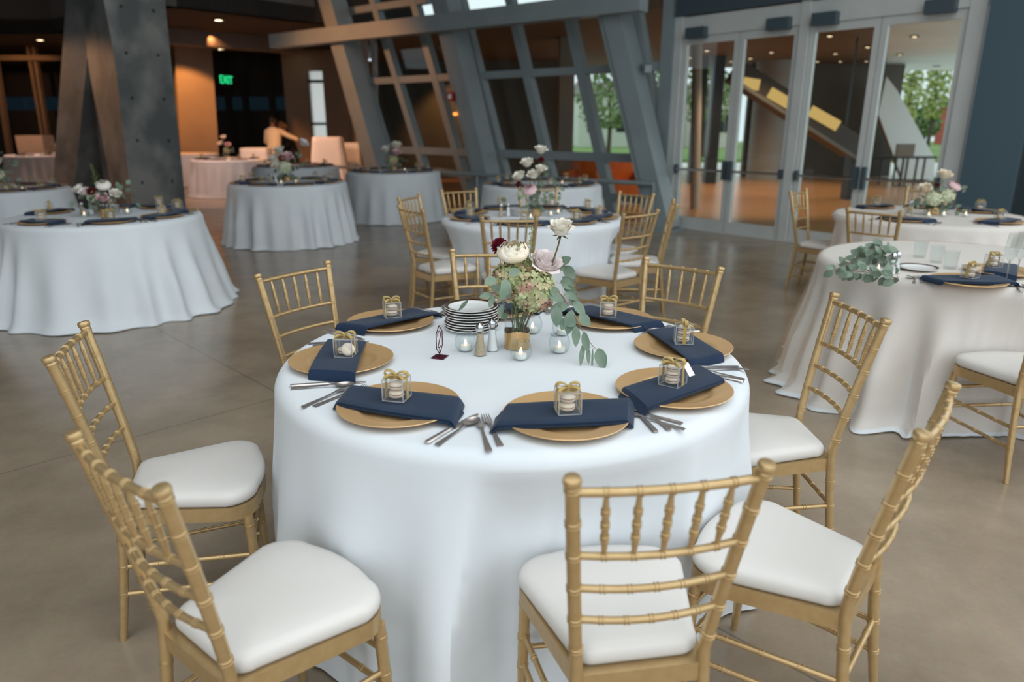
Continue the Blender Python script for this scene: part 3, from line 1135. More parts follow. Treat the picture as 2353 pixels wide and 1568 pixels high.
# railing and notice stand outside
rl = empty('terrace_railing', (0, 0, 0))
tag(rl, 'black terrace railing outside behind the rightmost door', 'railing')
y = 18.6
xs = [LW(u, y) for u in (2010, 2040, 2073, 2100, 2122, 2140)]
build('top_rail', sweep(NB(), [(xs[0], y, .68), (xs[-1] + .3, y, .68)], .03, 8), BLACKMETAL, rl)
for x in xs:
    build('baluster', sweep(NB(), [(x, y, .68), (x, y, 0.0)], .028, 8), BLACKMETAL, rl)
ns = empty('notice_stand', (LW(2090, 18.2), 18.2, 0))
tag(ns, 'small grey notice board on a dark stand beyond the rightmost door', 'sign stand')
build('pole', sweep(NB(), [(0, 0, 0), (0, 0, .75)], .03, 8), BLACKMETAL, ns)
build('board', bevel(box(NB(), (-.22, -.03, .72), (.22, .03, 1.02)), .01), mat('board_taupe', (120, 108, 98), 0.6), ns)
build('foot', lathe(NB(), [(0, 0), (.18, 0), (.18, .02), (0, .03)], 16), BLACKMETAL, ns)

# ------------------------------------------------------------------ tables under floor-length cloths
TH = 0.765


def cloth(cx, cy_, Rt=0.755, flare=0.10, amp=0.03, n=17, seed=1, puddle=0.02, pushes=(), sharp=1.0, m=None, name='tablecloth', H=TH, hem=0.004, nang=288, zhem=None, gap=0.012):
    rnd = random.Random(seed)
    ph = [rnd.random() * 2 * PI for _ in range(8)]

    def g(a):
        w = n * a + 1.1 * math.sin(3 * a + ph[0]) + 0.8 * math.sin(5 * a + ph[1]) + .5 * math.sin(2 * a + ph[6])
        s = 0.5 + 0.5 * math.cos(w)
        s = s ** sharp
        return (s - 0.4) * (0.75 + 0.35 * math.sin(4 * a + ph[2]) + .25 * math.sin(7 * a + ph[5])), 0.5 + 0.5 * math.sin(6 * a + ph[3])

    lim = None
    if pushes:
        lim = []
        for k in range(nang):
            a = 2 * PI * k / nang
            d = Vector((math.cos(a), math.sin(a)))
            best = 9.0
            for (px, py, rz) in pushes:
                # seat rectangle in chair space
                c, s = math.cos(-rz), math.sin(-rz)
                for i in range(60):
                    rr = 0.40 + i * 0.01
                    x, y = cx + d.x * rr - px, cy_ + d.y * rr - py
                    lx, ly = x * c - y * s, x * s + y * c
                    if abs(lx) < 0.21 and -.25 < ly < 0.212:
                        best = min(best, rr - gap)
                        break
            lim.append(best)
        sm = []
        for k in range(nang):
            sm.append(min(lim[(k + j) % nang] + 0.0030 * j * j for j in range(-7, 8)))
        lim = sm
    bm = NB()
    rows = []
    er = 0.045
    for r in (0.0001, 0.12, 0.25, 0.38, 0.5, 0.6, 0.68, Rt - er):
        rows.append([(r, H, 0.0)] * nang)
    for i in range(1, 7):
        a = i / 6 * PI / 2
        rows.append([(Rt - er + er * math.sin(a), H - er + er * math.cos(a), 0.0)] * nang)
    NS = 20
    top = H - er
    zb = hem if zhem is None else zhem
    for i in range(1, NS + 1):
        t = i / NS
        z = top - (top - zb) * t
        row = []
        for k in range(nang):
            a = 2 * PI * k / nang
            f, q = g(a)
            r = Rt + flare * t ** 1.15 + amp * f * min(1, t * 1.6) ** 1.3
            r += 0.006 * math.sin(9 * z + ph[4] + 3 * a) * t
            if t > 0.93:
                r += puddle * (t - .93) / .07 * (0.4 + q)
            if lim is not None:
                kk = min(1.0, max(0.0, (H - z) / (H - 0.50)))
                kk = kk * kk * (3 - 2 * kk)
                r = min(r, Rt + (min(lim[k], 2.0) - Rt) * kk if lim[k] < Rt + .2 else r)
            row.append((r, z + (0.006 * q if t == 1 and zhem is None else 0), 0))
        rows.append(row)
    V = []
    for row in rows:
        V.append([bm.verts.new((r * math.cos(2 * PI * k / nang), r * math.sin(2 * PI * k / nang), z)) for k, (r, z, _) in enumerate(row)])
    for a, b in zip(V[:-1], V[1:]):
        for k in range(nang):
            bm.faces.new((a[k], a[(k + 1) % nang], b[(k + 1) % nang], b[k]))
    bm.faces.new(V[0])
    o = build(name, bm, m or LINEN, None, True, (cx, cy_, 0))
    return o


# (x, y): measured centres of the round tables
T = {1: (0.0, 2.262), 2: (0.17, 6.0), 3: (-2.93, 9.58), 4: (-1.92, 11.9), 5: (0.38, 9.29), 6: (-3.4, 6.04), 7: (-6.05, 8.6), 8: (-3.9, 13.3),
     9: (-6.15, 16.0), 10: (-8.3, 18.9), 11: (-11.6, 18.2), 12: (3.5, 6.05), 13: (2.52, 3.96)}
TN = {1: 'front table', 2: 'chair-ringed middle table', 3: 'table right of the pier', 4: 'table by the orange-lit post', 5: 'table before the armchairs', 6: 'table three', 7: 'table behind table three',
      8: 'table behind the pier-side one', 9: 'pink-lit table', 11: 'far left pink-lit table', 12: 'far sheer table', 13: 'head table'}

# chairs: (x, y, facing degrees, label) from the measured tops of their backs
CH1 = [((-1.26, 1.95), 17, 'gold chair alone at the left side of the front table'),
       ((-0.725, 1.19), 51, 'gold chair at near left of the front table, its back posts low in the corner'),
       ((0.28, 1.14), 99, 'gold chair in front of the front table, back squarely to the viewer'),
       ((0.92, 1.44), 141, 'gold chair seen edge-on at near right of the front table'),
       ((1.16, 2.335), 181, 'gold chair at the right side of the front table, whole back ladder visible'),
       ((-0.92, 2.99), -36, 'gold chair behind the front table at its far left, back only'),
       ((-0.11, 3.44), -90, 'gold chair straight behind the front bouquet, half hidden by it'),
       ((0.745, 3.11), -130, 'gold chair behind the front table at its far right, back only')]
CH2 = [((-0.72, 5.28), 36, 'nearer of two gold chairs on the left of the middle table'),
       ((-0.85, 6.15), -20, 'farther of two gold chairs on the left of the middle table'),
       ((-0.48, 6.75), -58, 'gold chair at far left behind the middle table'),
       ((-0.02, 4.74), 90, 'gold chair in front of the middle table, just behind the front bouquet'),
       ((0.88, 5.03), 130, 'gold chair at near right of the middle table, seat facing left'),
       ((1.08, 6.41), -135, 'gold chair at far right behind the middle table, its back facing out'),
       ((1.25, 5.66), 172, 'narrow-looking gold chair at the right end of the middle table'),
       ((0.25, 6.95), -90, 'gold chair behind the middle bouquet, mostly hidden')]
CH3 = [((2.62, 6.68), -43, 'gold chair left of the far sheer-covered table, side view by the doors'),
       ((2.56, 5.13), 45, 'gold chair in front of the far sheer-covered table'),
       ((3.9, 6.85), -135, 'gold chair behind the far sheer-covered table, in front of the dark window'),
       ((2.30, 2.78), 94, 'gold chair cut by the right frame edge, before the head table'),
       ((4.28, 5.28), 140, 'gold chair barely showing at the right frame edge beside the far table')]
BACK = 0.28


def chair_origin(mid, deg, back=BACK):
    a = R(deg)
    return (mid[0] + back * math.cos(a), mid[1] + back * math.sin(a), 0.0), a - PI / 2


pushes = []
for (m_, d, l) in CH1:
    o_, rz = chair_origin(m_, d)
    pushes.append((o_[0], o_[1], rz))
tag(cloth(*T[1], flare=0.075, amp=0.07, n=15, seed=3, puddle=0.01, pushes=pushes, sharp=1.2), 'white floor-length cloth over the large round front table', 'tablecloth', 'white round tablecloths')
p2, p3 = [], []
for (m_, d, l) in CH2:
    o_, rz = chair_origin(m_, d, .26)
    p2.append((o_[0], o_[1], rz))
for (m_, d, l) in CH3:
    o_, rz = chair_origin(m_, d)
    p3.append((o_[0], o_[1], rz))
tag(cloth(*T[2], flare=0.09, amp=0.045, n=15, seed=5, pushes=p2), 'white floor-length cloth on the middle table ringed by gold chairs', 'tablecloth', 'white round tablecloths')
for k, lab, fl, am, n, sd in ((3, 'white pleated floor-length cloth on the table right of the pier', .09, .085, 24, 7), (4, 'white floor-length cloth on the table by the leftmost leaning post', .10, .045, 20, 9),
                              (5, 'white cloth on the table before the orange armchairs', .10, .045, 19, 10), (6, 'white floor-length cloth on the table numbered three', .17, .075, 21, 21),
                              (7, 'white cloth on the table left of the pier, behind table three', .12, .05, 19, 13), (8, 'white cloth on the small-looking table behind the one right of the pier', .1, .05, 20, 14),
                              (9, 'pink-lit pleated cloth on the table right of the pier', .1, .06, 22, 15), (10, 'pink-lit cloth half hidden at the right edge of the pier', .1, .05, 20, 16),
                              (11, 'pink-lit cloth on the far table left of the pier', .1, .05, 20, 17)):
    tag(cloth(*T[k], flare=fl, amp=am, n=n, seed=sd, sharp=1.3, puddle=.04 if k == 6 else .02, nang=240), lab, 'tablecloth', 'white round tablecloths')
tag(cloth(*T[12], flare=.10, amp=.13, n=23, sharp=1.0, seed=31, pushes=p3), 'white under-cloth on the far table by the doors', 'tablecloth', 'white round tablecloths')
tag(cloth(*T[12], Rt=.763, flare=.13, amp=.13, n=23, sharp=1.0, seed=31, m=SHEER, name='sheer_overlay', H=TH + .004, zhem=.16, pushes=p3, gap=.006), 'blush sheer overlay on the far table by the doors', 'table overlay', 'sheer blush overlays')
tag(cloth(*T[13], flare=.10, amp=.15, n=23, seed=33, sharp=1.0, puddle=.07, pushes=p3), 'white under-cloth of the garlanded head table, hem folded on the floor', 'tablecloth', 'white round tablecloths')
tag(cloth(*T[13], Rt=.763, flare=.125, amp=.150, n=23, sharp=1.0, seed=33, m=SHEER, name='sheer_overlay', H=TH + .004, zhem=.03, pushes=p3, gap=.006), 'blush sheer overlay on the garlanded head table', 'table overlay', 'sheer blush overlays')


# ------------------------------------------------------------------ gilt ballroom chairs
def stick(bm, p, q, r, rings=(), ring_r=None, taper=None, seg=12):
    """turned stick p->q with double bamboo rings at the fractions given; taper(t) scales the radius"""
    p, q = Vector(p), Vector(q)
    L = (q - p).length
    ts = {0.0: 1.0, 1.0: 1.0}
    rr = ring_r or 1.24
    for t in rings:
        for dt, s in ((-.0066, 1.0), (-.0056, rr), (-.0032, rr), (-.0024, 1.0), (.0024, 1.0), (.0032, rr), (.0056, rr), (.0066, 1.0)):
            ts[t + dt / L] = s
    for i in range(1, 8):
        t = i / 8
        if all(abs(t - x) > .016 / L for x in ts):
            ts[t] = 1.0
    keys = sorted(ts)
    pts = [p.lerp(q, t) for t in keys]
    rad = [r * ts[t] * (taper(t) if taper else 1) for t in keys]
    sweep(bm, pts, rad, seg)
    return bm


def bowed(bm, p, q, r, bow, rings, rr=1.22, seg=10):
    """rail between posts, bowed backwards by bow (along -y)"""
    p, q = Vector(p), Vector(q)
    L = (q - p).length
    ts = {0.0: 1.0, 1.0: 1.0}
    for t in rings:
        for dt, s in ((-.0056, 1.0), (-.0048, rr), (-.0026, rr), (-.0018, 1.02), (.0018, 1.02), (.0026, rr), (.0048, rr), (.0056, 1.0)):
            ts[t + dt / L] = s
    for i in range(1, 16):
        t = i / 16
        if all(abs(t - x) > .012 / L for x in ts):
            ts[t] = 1.0
    keys = sorted(ts)
    sweep(bm, [p.lerp(q, t) + Vector((0, -bow * 4 * t * (1 - t), 0)) for t in keys], [r * ts[t] for t in keys], seg)


def post_path(x, z):
    """rear post: foot swept back, straight at the seat, leaning back above"""
    if z < 0.45:
        y = -0.19 - 0.05 * (1 - z / 0.45) ** 1.4
    else:
        y = -0.19 - 0.092 * ((z - 0.45) / 0.465) ** 1.12
    xx = x * (1.0 + 0.30 * (z - .45) / .45) if z > .45 else x * (1.0 + .08 * (1 - z / .45))
    return Vector((xx, y, z))


RAILZ = (0.886, 0.738, 0.655, 0.572)
PX = 0.137


def seat_outline(f, b, d0, d1, rf, rb, n=8, bulge=0.018):
    """rounded trapezoid, counter-clockwise from front right"""
    pts = []
    for (cx, cy_, r, a0) in ((f - rf, d1 - rf, rf, 0), (-(f - rf), d1 - rf, rf, 90), (-(b - rb), d0 + rb, rb, 180), (b - rb, d0 + rb, rb, 270)):
        for i in range(n + 1):
            a = R(a0 + 90 * i / n)
            pts.append((cx + r * math.cos(a), cy_ + r * math.sin(a)))
    out = []
    for i, (x, y) in enumerate(pts):
        out.append((x, y))
        if i == n:                                  # bowed front edge
            x2, y2 = pts[n + 1]
            for k in range(1, 8):
                t = k / 8
                out.append((x + (x2 - x) * t, y + bulge * 4 * t * (1 - t)))
        if i == 2 * n + 1:
            x2, y2 = pts[2 * n + 2]
            for k in range(1, 6):
                t = k / 6
                out.append((x + (x2 - x) * t, y + (y2 - y) * t))
        if i == 4 * n + 3:
            x2, y2 = pts[0]
            for k in range(1, 6):
                t = k / 6
                out.append((x + (x2 - x) * t, y + (y2 - y) * t))
    return out


def make_chair():
    r = empty('ballroom_chair', (0, 0, 0))
    tag(r, 'x', 'chair')
    # cushion
    ol = seat_outline(.205, .140, -.178, .188, .085, .045)
    bm = NB()
    prof = [(0.93, .421), (0.975, .423), (1.0, .431), (1.005, .441), (0.995, .452), (0.96, .461), (0.86, .468), (0.6, .474), (0.3, .477)]
    rows = [[bm.verts.new((x * s, y * s + .004 * (1 - s), z)) for x, y in ol] for s, z in prof]
    N = len(ol)
    for a, b in zip(rows[:-1], rows[1:]):
        for k in range(N):
            bm.faces.new((a[k], a[(k + 1) % N], b[(k + 1) % N], b[k]))
    bm.faces.new(rows[0][::-1])
    c = bm.verts.new((0, 0, .478))
    for k in range(N):
        bm.faces.new((rows[-1][k], rows[-1][(k + 1) % N], c))
    build('seat_cushion', bm, VINYL, r)
    # seat frame
    ol = seat_outline(.203, .138, -.198, .186, .078, .012)
    bm = NB()
    prism(bm, [(x, y, .376) for x, y in ol], [(x, y, .420) for x, y in ol])
    bevel(bm, .005, 2, 40)
    build('seat_frame', bm, GOLD, r)
    for s in (-1, 1):
        bm = NB()
        zs = [0.0, .04, .09, .14, .19, .24, .29, .34, .38, .42, .45, .48, .53, .58, .63, .68, .73, .78, .83, .87, .885]
        rg = [.155, .245, .335, .490, .572, .655, .738, .815]
        zr = {}
        for z in zs:
            if all(abs(z - q) > .010 for q in rg):
                zr[z] = 1.0
        for q in rg:
            for dz, sc in ((-.0066, 1.0), (-.0056, 1.13), (-.0032, 1.13), (-.0024, 1.0), (.0024, 1.0), (.0032, 1.13), (.0056, 1.13), (.0066, 1.0)):
                zr[q + dz] = sc
        # finial
        for z, sc in ((.888, 1.0), (.8890, 1.13), (.8915, 1.13), (.8925, 1.0), (.8955, 1.0), (.8965, 1.13), (.899, 1.13), (.902, 1.0), (.9035, 1.16), (.908, 1.24), (.914, 1.24), (.918, 1.1), (.9195, .6)):
            zr[z] = sc
        ks = sorted(zr)
        rad = []
        for z in ks:
            base = 0.0140 if z > .2 else 0.0108 + .0032 * z / .2
            rad.append(base * zr[z])
        sweep(bm, [post_path(s * PX, z) for z in ks], rad, 14)
        build('back_post', bm, GOLD, r)
        bm = NB()
        stick(bm, (s * .180, .155, .380), (s * .188, .170, 0), .0148, (.10, .38, .62), 1.14, lambda t: 1.0 if t < .5 else 1.0 - .28 * (t - .5) / .5, 14)
        build('front_leg', bm, GOLD, r)
    nm = ('top_rail', 'back_rail', 'back_rail', 'back_rail')
    bows = (.016, .022, .022, .022)
    for i, z in enumerate(RAILZ):
        a, b = post_path(-PX, z), post_path(PX, z)
        bm = NB()
        rg = [(j + 1) / 6 for j in range(5)]
        bowed(bm, a, b, .0090 if i == 0 else .0080, bows[i], rg)
        build(nm[i], bm, GOLD, r)
    for j in range(5):
        t = (j + 1) / 6
        a = post_path(-PX, RAILZ[0]).lerp(post_path(PX, RAILZ[0]), t) + Vector((0, -bows[0] * 4 * t * (1 - t), 0))
        b = post_path(-PX, RAILZ[1]).lerp(post_path(PX, RAILZ[1]), t) + Vector((0, -bows[1] * 4 * t * (1 - t), 0))
        bm = NB()
        stick(bm, a, b, .0072, (.30, .5, .70), 1.28, lambda q: 0.55 + 0.45 * min(1, min(q, 1 - q) / .26), 10)
        build('spindle', bm, GOLD, r)
    for s in (-1, 1):
        for z in (.155, .245):
            bm = NB()
            f = Vector((s * (.188 - .008 * z / .4), .170 - .015 * z / .4, z))
            stick(bm, post_path(s * PX, z), f, .0078, (.25, .5, .75), 1.2, None, 10)
            build('side_stretcher', bm, GOLD, r)
    for z in (.200, .300):
        bm = NB()
        stick(bm, (-.186, .163, z), (.186, .163, z), .0078, (.25, .5, .75), 1.2, None, 10)
        build('front_stretcher', bm, GOLD, r)
    bm = NB()
    stick(bm, post_path(-PX, .25), post_path(PX, .25), .0078, (.25, .5, .75), 1.2, None, 10)
    build('back_stretcher', bm, GOLD, r)
    return r


CHAIR = Proto(make_chair())
for lst, grp in ((CH1, 'gold chairs around the front table'), (CH2, 'gold chairs around the middle table'), (CH3, 'gold chairs around the sheer-covered tables')):
    for (m_, d, l) in lst:
        o_, rz = chair_origin(m_, d, .26 if lst is CH2 else BACK)
        CHAIR.put(o_, rz, l, grp)

# ------------------------------------------------------------------ place settings
def make_charger():
    bm = NB()
    lathe(bm, [(0, .0025), (.085, .0025), (.092, .003), (.100, .0055), (.107, .0105), (.112, .0125), (.120, .0130), (.148, .0165), (.160, .019), (.1635, .0195), (.1645, .0185), (.163, .0165),
               (.150, .012), (.115, .007), (.095, 0), (.09, 0), (.09, .001), (0, .001)], 72)
    o = build('charger_plate', bm, CHARGER)
    return tag(o, 'x', 'charger')


def make_napkin(seed=1, L=.37, W=.135, skew=.02):
    rnd = random.Random(seed)
    p1, p2 = rnd.random() * 6, rnd.random() * 6

    def top(s, w):
        """height of the cloth over the plate"""
        a = abs(s)
        edge = .165
        z = .0285 + .0025 * math.sin(7 * s + p1 + w * 14) * (a < edge) + .0015 * math.sin(30 * w + 9 * s + p2)
        if a > edge:
            t = min(1, (a - edge) / .014)
            z = z + (0.0085 - z) * (t * t * (3 - 2 * t))
        return z
    NX, NY, TK = 40, 12, .0075
    bm = NB()
    gt, gb = [], []
    for i in range(NX + 1):
        s = -L / 2 + L * i / NX
        rt, rb = [], []
        for j in range(NY + 1):
            w = -W / 2 + W * j / NY
            x = s + skew * w / W * 2
            y = w * (1 + .06 * math.sin(5 * s + p1)) + .008 * math.sin(6 * s + p2)
            z = top(s, w)
            e = 1 - max(0, abs(j / NY * 2 - 1) - .8) / .2 * .35
            rt.append(bm.verts.new((x, y, z - TK * (1 - e))))
            rb.append(bm.verts.new((x, y, z - TK)))
        gt.append(rt)
        gb.append(rb)
    for i in range(NX):
        for j in range(NY):
            bm.faces.new((gt[i][j], gt[i + 1][j], gt[i + 1][j + 1], gt[i][j + 1]))
            bm.faces.new((gb[i][j], gb[i][j + 1], gb[i + 1][j + 1], gb[i + 1][j]))
    for i in range(NX):
        bm.faces.new((gt[i][0], gb[i][0], gb[i + 1][0], gt[i + 1][0]))
        bm.faces.new((gt[i][NY], gt[i + 1][NY], gb[i + 1][NY], gb[i][NY]))
    for j in range(NY):
        bm.faces.new((gt[0][j], gt[0][j + 1], gb[0][j + 1], gb[0][j]))
        bm.faces.new((gt[NX][j], gb[NX][j], gb[NX][j + 1], gt[NX][j + 1]))
    r = empty('napkin', (0, 0, 0))
    tag(r, 'x', 'napkin')
    build('folded_cloth', bm, NAVY, r)
    # the lower leaf of the fold shows as a second edge
    bm = NB()
    for k, (ss, zz) in enumerate(((.0, -.0095),)):
        pass
    N2 = 24
    a, b = [], []
    for i in range(N2 + 1):
        s = -L / 2 + .006 + (L - .012) * i / N2
        z = max(top(s, -W / 2) - TK - .0015, .0052)
        y = -W / 2 - .003 + .008 * math.sin(6 * s + p2) + (-W / 2) * .06 * math.sin(5 * s + p1)
        a.append((bm.verts.new((s - skew, y, z)), bm.verts.new((s - skew, y, z - .004)), bm.verts.new((s - skew * .3, y + W * .7, z - .004)), bm.verts.new((s - skew * .3, y + W * .7, z))))
    for i in range(N2):
        for q in range(4):
            bm.faces.new((a[i][q], a[i + 1][q], a[i + 1][(q + 1) % 4], a[i][(q + 1) % 4]))
    bm.faces.new(a[0][::-1])
    bm.faces.new(a[-1])
    build('under_fold', bm, NAVY, r)
    return r


def ribbon_strip(bm, pts, w, side, tk=.0012):
    """flat ribbon along pts; side(i) gives the width direction"""
    V = []
    n = len(pts)
    for i, p in enumerate(pts):
        p = Vector(p)
        d = (Vector(pts[min(i + 1, n - 1)]) - Vector(pts[max(i - 1, 0)])).normalized()
        s = Vector(side(i)).normalized()
        nn = d.cross(s).normalized() * tk
        s = s * (w / 2)
        V.append([bm.verts.new(q) for q in (p - s + nn, p + s + nn, p + s - nn, p - s - nn)])
    for a, b in zip(V[:-1], V[1:]):
        for k in range(4):
            bm.faces.new((a[k], a[(k + 1) % 4], b[(k + 1) % 4], b[k]))
    bm.faces.new(V[0][::-1])
    bm.faces.new(V[-1])


BX = .058


def make_favor(bow_seed=0, with_tag=False, detail=True):
    r = empty('favor_box', (0, 0, 0))
    tag(r, 'x', 'gift box')
    h = BX / 2
    build('clear_walls', box(NB(), (-h, -h, .0005), (h, h, BX)), PLASTIC, r, False)
    if detail:
        bm = NB()
        e = .0011
        for x in (-h, h):
            for y in (-h, h):
                box(bm, (x - e, y - e, 0), (x + e, y + e, BX + e))
        for z in (.001, BX):
            for s in (-h, h):
                box(bm, (-h, s - e, z - e), (h, s + e, z + e))
                box(bm, (s - e, -h, z - e), (s + e, h, z + e))
        build('box_edges', bm, PLASTICEDGE, r, False)
    bm = NB()
    o = h + .0012
    pts = [(-o, 0, .0015), (-o, 0, BX * .5), (-o, 0, BX + .001), (0, 0, BX + .0022), (o, 0, BX + .001), (o, 0, BX * .5), (o, 0, .0015)]
    ribbon_strip(bm, pts, .0105, lambda i: (0, 1, 0))
    build('ribbon', bm, RIBBON, r, False)
    bw_ = empty('bow', (0, 0, BX + .003))
    bw_.parent = r
    rnd = random.Random(bow_seed)
    for s in (-1, 1):
        bm = NB()
        lp = []
        up = .15 + rnd.random() * .35
        for i in range(15):
            t = i / 14 * 2 * PI
            lx = .0155 * (1 - math.cos(t)) * 1.0
            lz = .011 * math.sin(t) * (1 if t < PI else .9) + lx * up * .55
            lp.append((s * lx, .004 * math.sin(t / 2) * (1 if s > 0 else -1), lz + .002))
        ribbon_strip(bm, lp, .0115, lambda i: (0.25 * s, 1, .1), .0016)
        build('loop', bm, RIBBON, bw_, True)
        bm = NB()
        tl = []
        sw = rnd.random() * .3
        for i in range(7):
            t = i / 6
            tl.append((s * (.002 + .026 * t), -.012 * t * (1 + sw) - .006 * t, .003 + .006 * math.sin(t * 3) - .004 * t))
        ribbon_strip(bm, tl, .0095, lambda i: (s * .5, 1, .3))
        build('tail', bm, RIBBON, bw_, True)
    bm = NB()
    bmesh.ops.create_icosphere(bm, subdivisions=2, radius=.0052, matrix=Matrix.Translation((0, 0, .0035)) @ Matrix.Diagonal((1, 1.2, .9, 1)))
    build('knot', bm, RIBBON, bw_)
    if with_tag:
        bm = NB()
        M = Matrix.Translation((.035, .012, BX - .002)) @ Euler((.2, .75, -.4)).to_matrix().to_4x4()
        box(bm, (-.012, -.009, -.0005), (.03, .009, .0005), M)
        bevel(bm, .004, 3, 60)
        build('gift_tag', bm, TAG, r, False)
    return r


def make_macaron(detail=True):
    r = empty('macaron', (0, 0, 0))
    tag(r, 'x', 'macaron')
    for s, nm in ((1, 'upper_shell'), (-1, 'lower_shell')):
        bm = NB()
        pr = [(0, .0105), (.010, .0102), (.016, .0088), (.0195, .0062), (.0203, .0042), (.0198, .0034), (.0208, .0030), (.0208, .0018), (.0198, .0014), (0, .0014)]
        lathe(bm, [(a, .0115 + s * b) for a, b in pr], 22)
        build(nm, bm, MACARON, r)
    build('filling', lathe(NB(), [(0, .0102), (.0185, .0100), (.0190, .0115), (.0185, .0130), (0, .0128)], 22), FILLING, r)
    return r


def make_fork():
    bm = NB()
    # y along the fork: handle end at -.095, tines end at +.095
    ys = [(-.095, .0075, .0016), (-.09, .0085, .003), (-.05, .0062, .0042), (-.01, .0042, .005), (.02, .0036, .0075), (.034, .0062, .0085), (.044, .0105, .0075), (.056, .0118, .0055), (.058, .0118, .0052)]
    pts = []
    V = []
    for y, w, z in ys:
        V.append([bm.verts.new(p) for p in ((-w, y, z), (w, y, z), (w * .8, y, z - .0016), (-w * .8, y, z - .0016))])
    for a, b in zip(V[:-1], V[1:]):
        for k in range(4):
            bm.faces.new((a[k], a[(k + 1) % 4], b[(k + 1) % 4], b[k]))
    bm.faces.new(V[0][::-1])
    bm.faces.new(V[-1])
    for k in range(4):
        x = -.0098 + k * .0196 / 3
        tip = x * .92
        pr = [(x, .056, .0052, .0017), (x * 1.02, .072, .0042, .0015), (tip * 1.02, .088, .0062, .0012), (tip, .096, .0082, .0006)]
        q = []
        for (xx, y, z, w) in pr:
            q.append([bm.verts.new(p) for p in ((xx - w, y, z), (xx + w, y, z), (xx + w, y, z - .0013), (xx - w, y, z - .0013))])
        for a, b in zip(q[:-1], q[1:]):
            for i in range(4):
                bm.faces.new((a[i], a[(i + 1) % 4], b[(i + 1) % 4], b[i]))
        bm.faces.new(q[0][::-1])
        bm.faces.new(q[-1])
    return tag(build('fork', bm, STEEL), 'x', 'fork')


def make_knife():
    bm = NB()
    ys = [(-.11, .006, .0065), (-.105, .0085, .007), (-.05, .0072, .007), (-.005, .0062, .0065), (.0, .0052, .005), (.01, .0085, .0035), (.05, .0098, .0032), (.085, .0088, .003), (.104, .004, .0026), (.108, .0012, .002)]
    V = []
    for y, w, z in ys:
        o = .0025 if y > 0.005 else 0
        V.append([bm.verts.new(p) for p in ((-w + o, y, z * .5), (-w * .6 + o, y, z), (w * .6 + o, y, z), (w + o, y, z * .5), (w * .6 + o, y, 0.0004), (-w * .6 + o, y, 0.0004))])
    for a, b in zip(V[:-1], V[1:]):
        for k in range(6):
            bm.faces.new((a[k], a[(k + 1) % 6], b[(k + 1) % 6], b[k]))
    bm.faces.new(V[0][::-1])
    bm.faces.new(V[-1])
    return tag(build('knife', bm, STEEL), 'x', 'knife')


def make_spoon():
    bm = NB()
    ys = [(-.09, .0070, .0018), (-.085, .0082, .003), (-.045, .0058, .0045), (-.005, .0036, .006), (.025, .003, .0085), (.036, .004, .0085)]
    V = []
    for y, w, z in ys:
        V.append([bm.verts.new(p) for p in ((-w, y, z), (w, y, z), (w * .8, y, z - .0018), (-w * .8, y, z - .0018))])
    for a, b in zip(V[:-1], V[1:]):
        for k in range(4):
            bm.faces.new((a[k], a[(k + 1) % 4], b[(k + 1) % 4], b[k]))
    bm.faces.new(V[0][::-1])
    bm.faces.new(V[-1])
    NR, NA = 5, 20
    for off, flip in ((0, False), (-.0012, True)):
        rows = []
        for i in range(NR + 1):
            q = i / NR
            rows.append([bm.verts.new((.0185 * q * math.cos(2 * PI * k / NA), .062 + .029 * q * math.sin(2 * PI * k / NA) , .0088 - .0070 * (1 - q * q) + off)) for k in range(NA)])
        for a, b in zip(rows[:-1], rows[1:]):
            for k in range(NA):
                f = (a[k], a[(k + 1) % NA], b[(k + 1) % NA], b[k])
                bm.faces.new(f[::-1] if flip else f)
    bmesh.ops.remove_doubles(bm, verts=bm.verts, dist=1e-5)
    return tag(build('spoon', bm, STEEL), 'x', 'spoon')


CHG, FRK, KNF, SPN = (Proto(f()) for f in (make_charger, make_fork, make_knife, make_spoon))
NAPS = [Proto(make_napkin(s, L, W, sk)) for s, L, W, sk in ((1, .362, .135, .02), (2, .358, .14, -.02), (3, .365, .13, .03))]
FAV = [Proto(make_favor(s, False)) for s in (1, 2, 3)]
FAVT = Proto(make_favor(4, True))
FAVF = Proto(make_favor(5, False, False))
MAC = Proto(make_macaron())
SECT = ['near', 'near right', 'right', 'far right', 'far', 'far left', 'left', 'near left']


def sector(a):
    return SECT[int(round(((a + 90) % 360) / 45.0)) % 8]


